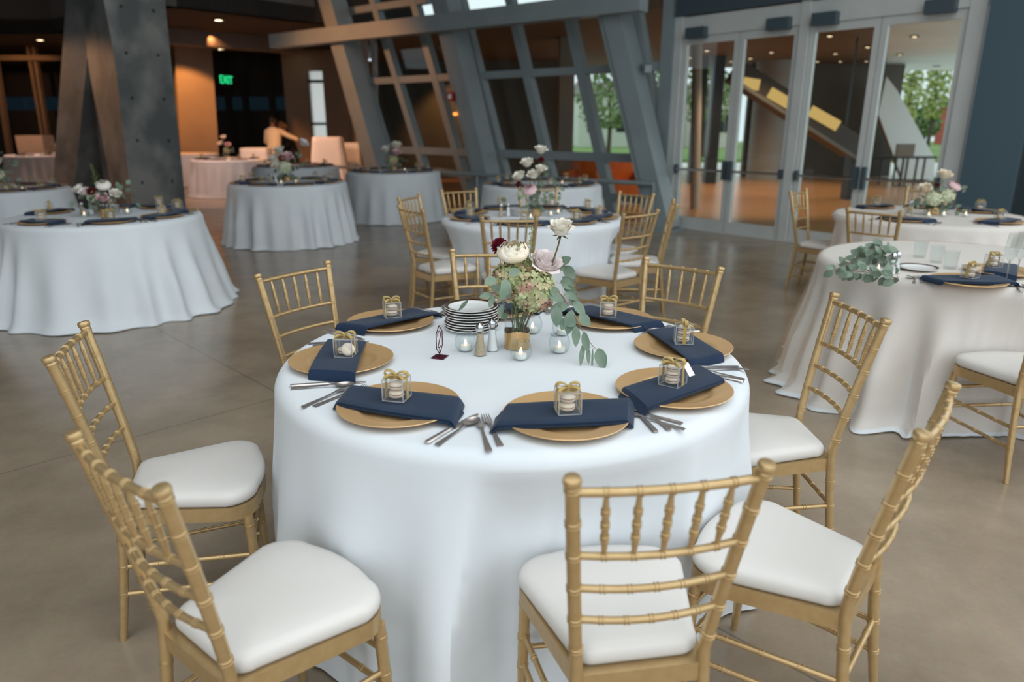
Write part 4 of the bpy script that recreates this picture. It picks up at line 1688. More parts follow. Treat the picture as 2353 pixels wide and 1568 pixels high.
def setting(k, ang, pos=None, nap=0.0, napk=0, boxrot=0.3, boxoff=(0, 0), macs=2, cutlery=True, tag_=False, lean=False, sec=None, far=False, rad=.56):
    cx, cy_ = T[k]
    a = R(ang)
    if pos is None:
        pos = (cx + rad * math.cos(a), cy_ + rad * math.sin(a))
    sec = sec or sector(ang)
    tn = TN[k]
    x, y = pos
    z = TH + .0005
    face = a + PI / 2                    # chair-side rotation: local -y points outwards
    CHG.put((x, y, z), a, 'gold charger at %s seat, %s' % (sec, tn), 'charger plates')
    NAPS[napk % 3].put((x, y, z + .0005), face + R(nap), 'folded navy napkin at %s seat, %s' % (sec, tn), 'navy napkins')
    bz = z + .031
    bp = (x + boxoff[0], y + boxoff[1], bz)
    F = FAVF if far else (FAVT if tag_ else FAV[(napk + int(abs(ang))) % 3])
    F.put(bp, boxrot, 'clear gold-bowed favor box%s, %s seat, %s' % (' with white tag' if tag_ else '', sec, tn), 'favor boxes')
    if macs == 1:
        MAC.put((bp[0], bp[1], bz + .002), 0, 'cream macaron in box at %s seat, %s' % (sec, tn), 'macarons')
    else:
        nm = ['lower', 'upper'] if macs == 2 else ['bottom', 'middle', 'top']
        for i in range(macs):
            if i == macs - 1 and lean:
                o = MAC.put((bp[0] + .020 * math.cos(boxrot), bp[1] + .020 * math.sin(boxrot) - .012, bz + .0225), boxrot, 'cream macaron leaning in box at %s seat, %s' % (sec, tn), 'macarons')
                o.rotation_euler = (R(78), 0, boxrot + .2)
                o.location = (bp[0] + .011, bp[1] - .010, bz + .0222)
            else:
                dx = -.007 if lean else .0015 * (i - 1)
                MAC.put((bp[0] + dx, bp[1] + (.006 if lean else .001 * i), bz + .002 + i * .0178 * (1.0 if macs == 3 else 1.28)), .3 * i, '%s cream macaron in box at %s seat, %s' % (nm[i], sec, tn), 'macarons')
    if cutlery:
        # local frame at the plate: out = away from the table centre, right = the sitter's right hand
        out = Vector((math.cos(a), math.sin(a), 0))
        right = Vector((-out.y, out.x, 0))
        base = Vector((x, y, z)) 
        rz = face
        jit = lambda i: .05 * math.sin(ang * 1.7 + i * 2.3)
        p = base + right * .198 + out * .02
        KNF.put(p, rz + jit(1), 'table knife right of the plate at %s seat, %s' % (sec, tn), 'knives')
        p = base + right * .224 + out * .035
        SPN.put(p, rz + jit(2) + .04, 'spoon right of the plate at %s seat, %s' % (sec, tn), 'spoons')
        p = base - right * .198 + out * .02
        FRK.put(p, rz + jit(3), 'fork next to the plate at %s seat, %s' % (sec, tn), 'forks')
        p = base - right * .225 + out * .04
        FRK.put(p, rz + jit(4) - .04, 'outer fork left of the plate at %s seat, %s' % (sec, tn), 'forks')


# front table: eight measured settings
S1 = [(188, (-.545, 2.180), -4, 0, R(-4), (.018, -.012), 2, False, True), (141, (-.462, 2.640), -10, 1, R(20), (.006, .004), 2, False, False), (95, (-.052, 2.832), 0, 2, R(5), (-.012, .012), 2, False, False),
      (47, (.378, 2.675), -2, 0, R(-12), (-.010, -.018), 2, False, False), (6, (.580, 2.325), 4, 1, R(82), (-.005, -.020), 3, False, False), (-37, (.460, 1.915), -12, 2, R(-38), (-.008, -.015), 3, True, False),
      (-76, (.138, 1.715), -9, 0, R(8), (.004, -.012), 2, False, False), (-123, (-.303, 1.790), 12, 1, R(-14), (-.004, .002), 2, False, False)]
for (ang, pos, nap, nk, br, bo, mc, tg, ln) in S1:
    setting(1, ang, pos, nap, nk, br, bo, mc, True, tg, ln)
for i, ang in enumerate((-98, -55, -18, 30, 75, 118, 162, 206)):
    setting(2, ang, None, 6 * math.sin(i * 2.1), i, i * .7, (0, 0), 2, True)
for i, ang in enumerate((-110, -57, -14, 27, 67, 113, 165)):
    setting(6, ang, None, 6 * math.sin(i * 2.1), i + 1, i * .8 + .3, (0, 0), 2, i in (0, 1, 2, 3), sec=['near left', 'near', 'right', 'far right', 'far', 'far left', 'left'][i])
for k, angs in ((3, (-150, -105, -60, -18, 22, 66, 112, 160)), (4, (-170, -125, -80, -35, 10, 55, 100, 145)), (5, (-172, -127, -82, -37, 8, 53, 98, 143)), (7, (-49, -6, 40, 85)),
                (8, (-140, -50, -5, 40, 85, 175)), (9, (-130, -90, -45, 0, 180)), (11, (-90, -40, 0)), (12, (-136, -64, 62, 112, 20))):
    for i, ang in enumerate(angs):
        setting(k, ang, None, 5 * math.sin(i * 1.9 + k), i + k, i * .9 + k, (0, 0), 1, k == 12 and i < 2, far=k not in (12, 7))
setting(13, -118, (2.185, 3.372), 22, 1, .5, (0, -.005), 2, True, sec='near left')
setting(13, -62, (2.50, 3.62), 30, 2, .2, (-.03, .02), 2, False, sec='near right')

# ------------------------------------------------------------------ table centres
def make_votive():
    r = empty('votive_glass', (0, 0, 0))
    tag(r, 'x', 'candle holder')
    bm = NB()
    lathe(bm, [(0, .001), (.020, .001), (.026, .004), (.033, .014), (.0365, .028), (.036, .042), (.031, .056), (.0275, .063), (.0262, .063), (.0297, .055), (.0345, .042), (.035, .028), (.0315, .015), (.025, .007), (0, .005)], 32)
    build('bowl', bm, GLASS, r)
    bm = NB()
    lathe(bm, [(.0262, .0625), (.0275, .0625), (.0275, .0637), (.0262, .0637), (.0262, .0625)], 32)
    build('rim', bm, GLASSRIM, r)
    return r


def make_tealight():
    r = empty('tealight', (0, 0, 0))
    tag(r, 'x', 'candle')
    build('wax', lathe(NB(), [(0, 0), (.0185, 0), (.019, .002), (.019, .0145), (.0175, .0165), (.008, .0155), (0, .0155)], 24), WAX, r)
    build('flame_bulb', lathe(NB(), [(0, .015), (.0042, .017), (.0054, .022), (.0042, .029), (.0018, .035), (0, .0375)], 14), FLAME, r)
    return r


VOT, TEA = Proto(make_votive()), Proto(make_tealight())


def votive(x, y, where, rz=0):
    VOT.put((x, y, TH + .0005), rz, 'round clear votive glass ' + where, 'votive glasses')
    TEA.put((x, y, TH + .006), rz, 'lit tealight inside the votive glass ' + where, 'tealights')


for (u, v, w) in ((1069, 812, 'left of the pepper shaker on the front table'), (1197, 832, 'in front of the gold vase on the front table'), (1286, 816, 'right of the vase, nearer, on the front table'),
                  (1224, 770, 'just behind the gold vase on the front table'), (1292, 775, 'under the trailing leaves on the front table')):
    p = at(u, v, TH)
    votive(p.x, p.y + .022, w)
for k, lst in ((6, ((-.10, -.12, 'beside the hexagon sign on table three'), (.15, .08, 'right of the bouquet on table three'))),
               (2, ((.15, -.05, 'right of the middle bouquet, nearer one'), (.22, .10, 'right of the middle bouquet, farther one'), (-.02, -.22, 'in front of the middle bouquet'))),
               (3, ((.18, -.25, 'before the bouquet on the table right of the pier'), (.02, -.34, 'at the front on the table right of the pier'))),
               (4, ((.2, -.1, 'right of the bouquet by the leftmost leaning post'),)), (5, ((.25, -.1, 'on the table before the orange armchairs'),)),
               (7, ((.45, -.25, 'on the table left of the pier'),)), (9, ((-.3, -.1, 'left of the bouquet on the pink-lit table'), (.1, -.2, 'before the bouquet on the pink-lit table'), (.35, .0, 'right of the bouquet on the pink-lit table'))),
               (11, ((.2, -.2, 'before the bouquet on the far left pink-lit table'), (.35, 0, 'right of the bouquet on the far left pink-lit table'))),
               (12, ((-.10, -.15, 'left of the bouquet on the far sheer table'), (.04, -.12, 'before the gold vase on the far sheer table'), (.22, -.12, 'right of the gold vase on the far sheer table'))),
               (13, ((-.64, -.33, 'in the leafy garland, nearer the edge'), (-.52, -.17, 'in the leafy garland, farther in')))):
    for dx, dy, w in lst:
        votive(T[k][0] + dx, T[k][1] + dy, w)


def make_plate():
    r = empty('dessert_plate', (0, 0, 0))
    tag(r, 'x', 'plate')
    build('dish', lathe(NB(), [(0, .004), (.062, .004), (.070, .0065), (.078, .0105), (.094, .0135), (.0985, .0142), (.0990, .0130), (.0985, .0108), (.078, .0070), (.066, .0025), (.060, 0), (.057, .0002), (.055, .002), (0, .002)], 48), PORCELAIN, r)
    build('gilt_rim', lathe(NB(), [(.084, .0120), (.0895, .0133), (.0978, .0146), (.0978, .0138), (.0895, .0126), (.084, .0114), (.084, .0120)], 48), PLATERIM, r)
    return r


PLT = Proto(make_plate())
NTH = ['bottom', 'second', 'third', 'fourth', 'fifth', 'sixth', 'seventh', 'eighth', 'top']


def stack(x, y, n, where):
    rnd = random.Random(n)
    for i in range(n):
        nm = 'top' if i == n - 1 else NTH[i]
        PLT.put((x + rnd.uniform(-.003, .003), y + rnd.uniform(-.003, .003), TH + .0006 + i * .0098), 0, 'white gilt-rimmed plate, %s%s of the stack %s' % (nm, '' if nm in ('bottom', 'top') else ' from the bottom', where), 'stacked plates')


stack(-.150, 2.575, 9, 'on the front table')
stack(T[2][0] - .12, T[2][1] + .02, 6, 'on the middle table')
stack(T[6][0] - .05, T[6][1] + .13, 7, 'on table three')
PLT.put((2.12, 3.70, TH + .005), 0, 'white gilt-rimmed plate lying alone on the garlanded head table', 'stacked plates')


def make_shaker(fill):
    r = empty('shaker', (0, 0, 0))
    tag(r, 'x', 'shaker')
    bm = NB()
    lathe(bm, [(0, 0), (.0215, 0), (.0215, .006), (.019, .022), (.0145, .05), (.0125, .078), (.0125, .086), (0, .086)], 8)
    build('glass_body', bm, GLASS, r, False)
    bm = NB()
    lathe(bm, [(0, .003), (.0185, .003), (.0165, .022), (.0125, .05), (.0108, .076), (0, .076)], 12)
    build('contents', bm, fill, r)
    bm = NB()
    lathe(bm, [(.0135, .084), (.0142, .085), (.0142, .096), (.0130, .102), (.009, .109), (.004, .112), (0, .1125)], 20)
    build('cap', bm, CHROME, r)
    return r


PEP, SLT = Proto(make_shaker(PEPPER)), Proto(make_shaker(SALT))


def shakers(p, q, where):
    PEP.put((p[0], p[1], TH + .0005), .2, 'chrome-capped pepper shaker ' + where, 'shakers')
    SLT.put((q[0], q[1], TH + .0005), .1, 'chrome-capped salt shaker ' + where, 'shakers')


shakers((-.105, 2.258), (-.066, 2.308), 'on the front table')
shakers((T[2][0] - .26, T[2][1] - .08), (T[2][0] - .20, T[2][1] - .04), 'on the middle table')
shakers((T[6][0] - .17, T[6][1] - .02), (T[6][0] - .13, T[6][1] + .04), 'on table three')
shakers((T[3][0] - .18, T[3][1] - .1), (T[3][0] - .13, T[3][1] - .08), 'on the table right of the pier')
shakers((T[12][0] - .14, T[12][1] + .08), (T[12][0] - .10, T[12][1] + .12), 'on the far sheer table')
SLT.put((1.925, 3.585, TH + .0005), 0, 'chrome-capped salt shaker beside the leafy garland, nearer of a pair', 'shakers')
SLT.put((1.962, 3.615, TH + .0005), 0, 'chrome-capped salt shaker beside the leafy garland, farther of a pair', 'shakers')


# wire hexagon table numbers
def table_number(loc, rz, digit, label, s=1.0):
    r = empty('table_number_holder', loc, rz)
    tag(r, label, 'table number')
    hx = [(.028 * math.sin(k * PI / 3) * s, 0, (.060 + .048 * math.cos(k * PI / 3)) * s) for k in range(6)]
    bm = NB()
    for k in range(6):
        sweep(bm, [hx[k], hx[(k + 1) % 6]], .0016 * s, 6)
    build('hexagon_frame', bm, BURGUNDYMETAL, r)
    bm = NB()
    if digit == '2':
        pts = [(-.012, .074), (-.011, .083), (-.004, .089), (.006, .088), (.011, .080), (.009, .070), (.001, .058), (-.008, .044), (-.013, .036), (-.004, .036), (.013, .036)]
        chains = [pts]
    else:
        chains = [[(-.012, .080), (-.007, .088), (.002, .090), (.010, .084), (.010, .074), (.004, .066), (-.004, .064)], [(-.004, .064), (.006, .062), (.013, .053), (.012, .041), (.003, .033), (-.007, .034), (-.013, .042)]]
    for ch in chains:
        sweep(bm, [(x * s, 0, z * s) for x, z in ch], .0015 * s, 6)
    sweep(bm, [(0.0, 0, .036 * s if digit == '2' else .033 * s), (0.0, 0, .012 * s)], .0014 * s, 6)
    build('numeral', bm, BURGUNDYMETAL, r)
    build('base', bevel(box(NB(), (-.022 * s, -.022 * s, 0), (.022 * s, .022 * s, .003 * s)), .001), BURGUNDYMETAL, r, False)
    build('stem', sweep(NB(), [(0, 0, .002), (0, 0, .013 * s)], .0022 * s, 6), BURGUNDYMETAL, r)


p = at(1010, 824, TH)
table_number((p.x, p.y + .01, TH + .0005), R(72), '2', 'burgundy wire hexagon table number two, seen nearly edge-on')
p = at(238, 503, TH)
table_number((p.x, p.y + .03, TH + .0005), R(28), '3', 'dark wire hexagon table number three before a bouquet', 1.35)
p = at(22, 440, TH)
table_number((T[7][0] + .30, T[7][1] - .35, TH + .0005), R(10), '3', 'dark wire hexagon number sign on the table left of the pier', 1.35)


# head table glassware
def make_flute():
    r = empty('champagne_flute', (0, 0, 0))
    tag(r, 'x', 'champagne flute')
    build('foot', lathe(NB(), [(0, 0), (.034, 0), (.034, .0015), (.012, .004), (.0045, .010), (0, .010)], 28), GLASS, r)
    build('stem', lathe(NB(), [(0, .008), (.0042, .009), (.0034, .04), (.0036, .088), (.0055, .098), (0, .1)], 14), GLASSRIM, r)
    build('bowl', lathe(NB(), [(0, .097), (.010, .100), (.022, .118), (.029, .145), (.030, .170), (.0265, .205), (.023, .232), (.0222, .232), (.0256, .205), (.029, .170), (.028, .145), (.021, .120), (.009, .104), (0, .102)], 28), GLASS, r)
    return r


FLU = Proto(make_flute())
for dx, dy, lab in ((0, 0, 'nearer of two champagne flutes on the head table'), (.072, .035, 'farther of two champagne flutes on the head table')):
    FLU.put((2.405 + dx, 3.43 + dy, TH + .0005), 0, lab, 'champagne flutes')


def make_tumbler():
    bm = NB()
    lathe(bm, [(0, 0), (.030, 0), (.0315, .003), (.036, .095), (.0348, .095), (.030, .008), (0, .008)], 28)
    return tag(build('glass_tumbler', bm, GLASS), 'x', 'tumbler')


TUM = Proto(make_tumbler())
for (u, v, lab) in ((2150, 604, 'clear tumbler behind the lone white plate, tall one in the middle'), (2182, 618, 'clear tumbler right of the lone white plate'), (2112, 592, 'clear tumbler behind the lone white plate at left')):
    p = at(u, v, TH)
    TUM.put((p.x, p.y, TH + .0005), 0, lab, 'tumblers on the head table')

# ------------------------------------------------------------------ flowers
def petal(bm, base_r, tip_r, z0, z1, a0, half, curl=0.0, cup=.2, nu=5, nv=5, wpow=.6, belly=None):
    """one petal: from (base_r,z0) rising to (tip_r,z1), angular half width half"""
    g = []
    for j in range(nv + 1):
        t = j / nv
        r = base_r + (tip_r - base_r) * math.sin(t * PI / 2) ** .8
        z = z0 + (z1 - z0) * t ** 1.25
        if belly:
            r = base_r * (1 - t) ** 2 + 2 * belly * t * (1 - t) + tip_r * t * t
            z = z0 + (z1 - z0) * t
        if t > .7:
            r += curl * (t - .7) / .3
            z -= abs(curl) * .5 * ((t - .7) / .3) ** 2
        wd = half * (math.sin(PI * min(1, .12 + .68 * t)) ** wpow) * (1 if t < .75 else 1 - .55 * ((t - .75) / .25) ** 2)
        row = []
        for i in range(nu + 1):
            u = -1 + 2 * i / nu
            a = a0 + u * wd
            rr = r * (1 - cup * .25 * u * u)
            row.append(bm.verts.new((rr * math.cos(a), rr * math.sin(a), z - (.08 * abs(u) ** 2) * (z1 - z0) * t)))
        g.append(row)
    for j in range(nv):
        for i in range(nu):
            bm.faces.new((g[j][i], g[j][i + 1], g[j + 1][i + 1], g[j + 1][i]))


def rose_mesh(name, seed, open_=1.0):
    """rose about 6 cm across, base at the origin"""
    rnd = random.Random(seed)
    bm = NB()
    for (n, b, t, z0, z1, hw, cu) in ((3, .003, .006, .012, .040, 1.3, .0), (4, .005, .012, .010, .044, 1.0, .001), (5, .007, .018, .008, .046, .85, .002), (5, .008, .024 * open_, .005, .047, .80, .005),
                                      (5, .008, .029 * open_, .002, .046, .82, .008), (5, .008, .032 * open_, .0, .042, .78, .013)):
        o = rnd.random() * 6
        for k in range(n):
            petal(bm, b, t * rnd.uniform(.93, 1.07), z0, z1 * rnd.uniform(.94, 1.05), o + 2 * PI * k / n + rnd.uniform(-.12, .12), hw, cu * rnd.uniform(.6, 1.3))
    return mesh_only(name, bm)


def garden_rose_mesh(name, seed):
    """globe-shaped many-petalled rose, petals closing over the centre"""
    rnd = random.Random(seed)
    bm = NB()
    for (n, be, t, z1, hw) in ((4, .012, .004, .046, 1.2), (5, .020, .008, .050, 1.0), (6, .030, .013, .053, .85), (6, .040, .020, .054, .80), (6, .050, .025, .053, .78), (6, .056, .031, .049, .74), (5, .058, .035, .043, .80)):
        o = rnd.random() * 6
        for k in range(n):
            petal(bm, .006, t * rnd.uniform(.9, 1.1), rnd.uniform(0, .002), z1 * rnd.uniform(.95, 1.04), o + 2 * PI * k / n + rnd.uniform(-.15, .15), hw, 0, .2, 6, 7, .6, be * rnd.uniform(.96, 1.04))
    return mesh_only(name, bm)


def dahlia_mesh(name, seed):
    rnd = random.Random(seed)
    bm = NB()
    for i in range(90):
        t = (i + .5) / 90
        el = math.acos(1 - 1.35 * t)
        a = i * 2.39996
        d = Vector((math.sin(el) * math.cos(a), math.sin(el) * math.sin(a), math.cos(el)))
        x, y = frame_of(d)
        c = d * .014 + Vector((0, 0, .012))
        L, w = .016 * rnd.uniform(.85, 1.15), .0058
        tip = c + d * L
        f = [c - x * w * .4, c + d * L * .5 - x * w + y * .0012, tip - x * w * .5 + y * .003, tip + x * w * .5 + y * .003, c + d * L * .5 + x * w + y * .0012, c + x * w * .4]
        v = [bm.verts.new(p) for p in f]
        bm.faces.new((v[0], v[1], v[4], v[5]))
        bm.faces.new((v[1], v[2], v[3], v[4]))
    return mesh_only(name, bm)


def hydrangea_mesh(name, seed, n=150, rad=.052):
    rnd = random.Random(seed)
    bm = NB()
    for i in range(n):
        t = (i + .5) / n
        el = math.acos(1 - 1.55 * t)
        a = i * 2.39996 + rnd.uniform(-.1, .1)
        d = Vector((math.sin(el) * math.cos(a), math.sin(el) * math.sin(a), math.cos(el) * .85)).normalized()
        c = d * rad * rnd.uniform(.84, 1.06) + Vector((0, 0, .02))
        x, y = frame_of((d + Vector((rnd.uniform(-.35, .35), rnd.uniform(-.35, .35), rnd.uniform(-.35, .35)))).normalized())
        nn = x.cross(y)
        if nn.dot(d) < 0:
            nn = -nn
        ro = rnd.random() * 2
        for k in range(4):
            q = ro + k * PI / 2
            e, s = x * math.cos(q) + y * math.sin(q), -x * math.sin(q) + y * math.cos(q)
            L = .0108 * rnd.uniform(.85, 1.15)
            v = [bm.verts.new(p) for p in (c, c + e * L * .55 - s * L * .48 + nn * .0012, c + e * L * 1.0 - s * L * .22 + nn * .0035, c + e * L * 1.0 + s * L * .22 + nn * .0035, c + e * L * .55 + s * L * .48 + nn * .0012)]
            bm.faces.new(v)
    return mesh_only(name, bm)


def mesh_only(name, bm):
    bmesh.ops.recalc_face_normals(bm, faces=bm.faces)
    me = bpy.data.meshes.new(name)
    bm.to_mesh(me)
    bm.free()
    for p in me.polygons:
        p.use_smooth = True
    return me


MESH = {'rose': [rose_mesh('rose_bloom', 1), rose_mesh('rose_bloom', 5, 1.15)], 'bud': [rose_mesh('rose_bloom', 9, .8)], 'globe': [garden_rose_mesh('garden_rose_bloom', 2), garden_rose_mesh('garden_rose_bloom', 6)], 'dahlia': [dahlia_mesh('dahlia_bloom', 3)],
        'hydrangea': [hydrangea_mesh('hydrangea_head', 4), hydrangea_mesh('hydrangea_head', 8, 120, .045)]}
MESHM = {}


def coloured(kind, idx, m):
    key = (kind, idx, m.name)
    if key not in MESHM:
        me = MESH[kind][idx].copy()
        me.materials.clear()
        me.materials.append(m)
        MESHM[key] = me
    return MESHM[key]


KINDNAME = {'globe': ('garden_rose', 'flower', 'bloom'), 'rose': ('rose', 'flower', 'bloom'), 'bud': ('rose', 'flower', 'bloom'), 'dahlia': ('dahlia', 'flower', 'bloom'), 'hydrangea': ('hydrangea', 'flower', 'flower_head')}


def flower(kind, m, pos, root, label, scale=1.0, dirn=None, stem_r=.0022, stem_m=None, idx=0, sepals=False, bend=None):
    """flower whose bloom base is at pos and whose stem ends at root"""
    nm, cat, bl = KINDNAME[kind]
    pos, root = Vector(pos), Vector(root)
    r = empty(nm, pos)
    tag(r, label, cat)
    d = Vector(dirn) if dirn is not None else (pos - root)
    d.normalize()
    b = bpy.data.objects.new(bl, coloured(kind, idx % len(MESH[kind]), m))
    b.rotation_euler = d.to_track_quat('Z', 'Y').to_euler()
    b.scale = (scale,) * 3
    COL.objects.link(b)
    b.parent = r
    bm = NB()
    mid = (root - pos) * .5 + (Vector(bend) if bend is not None else Vector((0, 0, 0)))
    n = 8
    pts = []
    for i in range(n + 1):
        t = i / n
        pts.append(Vector((0, 0, 0)) * (1 - t) ** 2 + mid * 2 * t * (1 - t) + (root - pos) * t * t)
    pts[0] = d * .004
    sweep(bm, pts, stem_r, 7)
    build('stem', bm, stem_m or STEM, r)
    if sepals:
        bm = NB()
        x, y = frame_of(d)
        for k in range(5):
            a = k * 2 * PI / 5
            e = x * math.cos(a) + y * math.sin(a)
            s = -x * math.sin(a) + y * math.cos(a)
            v = [bm.verts.new(p) for p in (d * .001 - s * .004, d * .001 + e * .018 - s * .004 - d * .003, d * -.004 + e * .034, d * .001 + e * .018 + s * .004 - d * .003, d * .001 + s * .004)]
            bm.faces.new(v)
        bmesh.ops.solidify(bm, geom=list(bm.faces), thickness=.0006)
        build('sepals', bm, STEM, r)
    return r


def leaf_into(bm, base, d, nrm, L, W, droop=.15, nl=8):
    """oval leaf with a folded midrib from base along d"""
    d = d.normalized()
    s = d.cross(nrm).normalized()
    n = s.cross(d).normalized()
    rows = []
    for i in range(nl + 1):
        t = i / nl
        w = W * .5 * (math.sin(PI * (t ** .85)) ** .75 if 0 < t < 1 else 0.02)
        c = base + d * (L * t) - n * (droop * L * t * t)
        rows.append([bm.verts.new(c - s * w + n * w * .22), bm.verts.new(c), bm.verts.new(c + s * w + n * w * .22)])
    for a, b in zip(rows[:-1], rows[1:]):
        bm.faces.new((a[0], a[1], b[1], b[0]))
        bm.faces.new((a[1], a[2], b[2], b[1]))


def eucalyptus(name_label, pts, leaves, seed=1, stem_r=.0014, stem_m=None, leafL=.05, leafW=.032, explicit=None, m=None):
    """branch through pts; leaves: how many along it; explicit: [(base, tip, width)]"""
    rnd = random.Random(seed)
    pts = [Vector(p) for p in pts]
    r = empty('eucalyptus_branch', pts[0])
    tag(r, name_label, 'foliage')
    o = pts[0]
    # smooth the path
    path = []
    n = len(pts)
    for i in range(n - 1):
        p0, p1, p2, p3 = pts[max(i - 1, 0)], pts[i], pts[i + 1], pts[min(i + 2, n - 1)]
        for k in range(6):
            t = k / 6
            path.append(.5 * ((2 * p1) + (p2 - p0) * t + (2 * p0 - 5 * p1 + 4 * p2 - p3) * t * t + (3 * p1 - p0 - 3 * p2 + p3) * t ** 3))
    path.append(pts[-1])
    bm = NB()
    sweep(bm, [p - o for p in path], [stem_r * (1 - .6 * i / len(path)) for i in range(len(path))], 6)
    build('stem', bm, stem_m or REDSTEM, r)
    bm = NB()
    if explicit:
        for (b, t, w) in explicit:
            b, t = Vector(b), Vector(t)
            d = t - b
            view = Vector((rnd.uniform(-.4, .4), -1, rnd.uniform(.0, .8)))
            nrm = view - d.normalized() * view.dot(d.normalized())
            # short petiole to the branch
            near = min(path, key=lambda q: (q - b).length)
            sweep(bm, [near - o, b - o + d * .05], .0007, 5)
            leaf_into(bm, b - o, d, nrm, d.length, w, .06)
    for i in range(leaves):
        t = (i + .6) / leaves
        k = min(int(t * (len(path) - 1)), len(path) - 2)
        c = path[k].lerp(path[k + 1], t * (len(path) - 1) - k)
        d0 = (path[k + 1] - path[k]).normalized()
        x, y = frame_of(d0)
        a = rnd.random() * 2 * PI if i % 2 == 0 else a + PI + rnd.uniform(-.4, .4)
        sd = x * math.cos(a) + y * math.sin(a)
        d = (d0 * rnd.uniform(.3, .9) + sd + Vector((0, 0, -.25))).normalized()
        view = Vector((rnd.uniform(-.6, .6), -1, rnd.uniform(-.2, .9)))
        nrm = view - d * view.dot(d)
        f = rnd.uniform(.75, 1.15) * (1 - .25 * t)
        sweep(bm, [c - o, c - o + d * .012], .0006, 5)
        leaf_into(bm, c - o + d * .010, d, nrm, leafL * f, leafW * f, rnd.uniform(.0, .25))
    build('leaves', bm, m or LEAF, r)
    return r


def fern(label, base, tip, seed, spread=.05):
    rnd = random.Random(seed)
    base, tip = Vector(base), Vector(tip)
    r = empty('asparagus_fern', base)
    tag(r, label, 'foliage')
    d = tip - base
    build('stem', sweep(NB(), [(0, 0, 0), d * .5 + Vector((.008, 0, 0)), d], [.0016, .0012, .0006], 6), FERN, r)
    bm = NB()
    for i in range(34):
        t = .30 + .70 * i / 34
        c = d * t + Vector((.016 * t * (1 - t), 0, 0))
        a = i * 2.4
        L = spread * (1.15 - t) * rnd.uniform(.6, 1.1) + .006
        e = Vector((math.cos(a), math.sin(a), rnd.uniform(.5, 1.1))).normalized()
        sweep(bm, [c, c + e * L], [.0006, .0003], 4)
        for q in range(7):
            cc = c + e * L * (.25 + .75 * q / 7)
            f = Vector((rnd.uniform(-1, 1), rnd.uniform(-1, 1), rnd.uniform(-.2, 1))).normalized()
            sweep(bm, [cc, cc + f * .010], [.0008, .0003], 4)
    build('fronds', bm, FERN, r)


def make_vase(h=.150, rad=.0425, foil=.062, seed=2):
    rnd = random.Random(seed)
    r = empty('glass_vase', (0, 0, 0))
    tag(r, 'x', 'vase')
    build('glass', lathe(NB(), [(0, .0), (rad, 0), (rad, h), (rad - .0022, h), (rad - .0022, .008), (0, .008)], 40), GLASS, r)
    build('rim', lathe(NB(), [(rad - .0024, h - .0006), (rad + .0003, h - .0006), (rad + .0003, h + .0008), (rad - .0024, h + .0008), (rad - .0024, h - .0006)], 40), GLASSRIM, r)
    bm = NB()
    n = 64
    a = [bm.verts.new(((rad + .0006) * math.cos(2 * PI * k / n), (rad + .0006) * math.sin(2 * PI * k / n), .001)) for k in range(n)]
    zs = [foil + .005 * math.sin(3 * 2 * PI * k / n + 1) + rnd.uniform(-.002, .002) for k in range(n)]
    b = [bm.verts.new(((rad + .0006) * math.cos(2 * PI * k / n), (rad + .0006) * math.sin(2 * PI * k / n), zs[k])) for k in range(n)]
    for k in range(n):
        bm.faces.new((a[k], a[(k + 1) % n], b[(k + 1) % n], b[k]))
    build('gold_band', bm, FOIL, r)
    return r


VASE = Proto(make_vase())
VX, VY = .017, 2.345
VASE.put((VX, VY, TH + .0005), .4, 'clear cylinder vase with gold-leaf base on the front table', 'gold-based vases')
RT = lambda i: (VX + .018 * math.sin(i * 2.1), VY + .018 * math.cos(i * 2.1), TH + .014 + .004 * (i % 3))
Q = lambda u, v, dy=0.0: aty(u, v, VY + dy)
flower('rose', WHITEPETAL, Q(1290, 540, -.01), RT(0), 'tall white rose rising right above the front bouquet', 1.05, (-.10, -.35, 1), .0028, mat('rose_stem', (104, 98, 66), 0.6), 0, True, bend=(.03, 0, .02))
flower('dahlia', WINEPETAL, Q(1152, 572, .02), RT(1), 'burgundy dahlia at the left top of the front bouquet', .95, (-.45, -.5, .75))
flower('globe', PEACHPETAL, Q(1180, 604, -.02), RT(2), 'large peach garden rose in the front bouquet', 1.30, (-.05, -.30, 1), idx=0)
flower('rose', BLUSHPETAL, Q(1248, 622, .015), RT(3), 'blush rose half behind the white stem in the front bouquet', 1.3, (.25, -.45, .9), idx=1)
flower('hydrangea', HYDRANGEA, Q(1180, 660, -.02), RT(4), 'green and pink hydrangea head at left in the front bouquet', 1.2, (-.4, -.55, .75), .003)
flower('hydrangea', HYDRANGEA, Q(1222, 676, -.05), RT(5), 'green hydrangea head at the front right of the front bouquet', 1.28, (.22, -.75, .6), .003)
flower('hydrangea', HYDRANGEA, Q(1222, 650, .03), RT(6), 'green hydrangea head in the middle of the front bouquet', 1.3, (.1, .1, 1), .003, idx=1)
fern('feathery green fern sprig standing up in the front bouquet', RT(7), Q(1222, 520, -.01), 4, .05)
fern('short feathery sprig before the peach rose in the front bouquet', RT(8), Q(1190, 560, -.075), 6, .04)
E3 = lambda *l: [(Q(a, b, d), Q(c, e, d2), w) for (a, b, c, e, w, d, d2) in l]
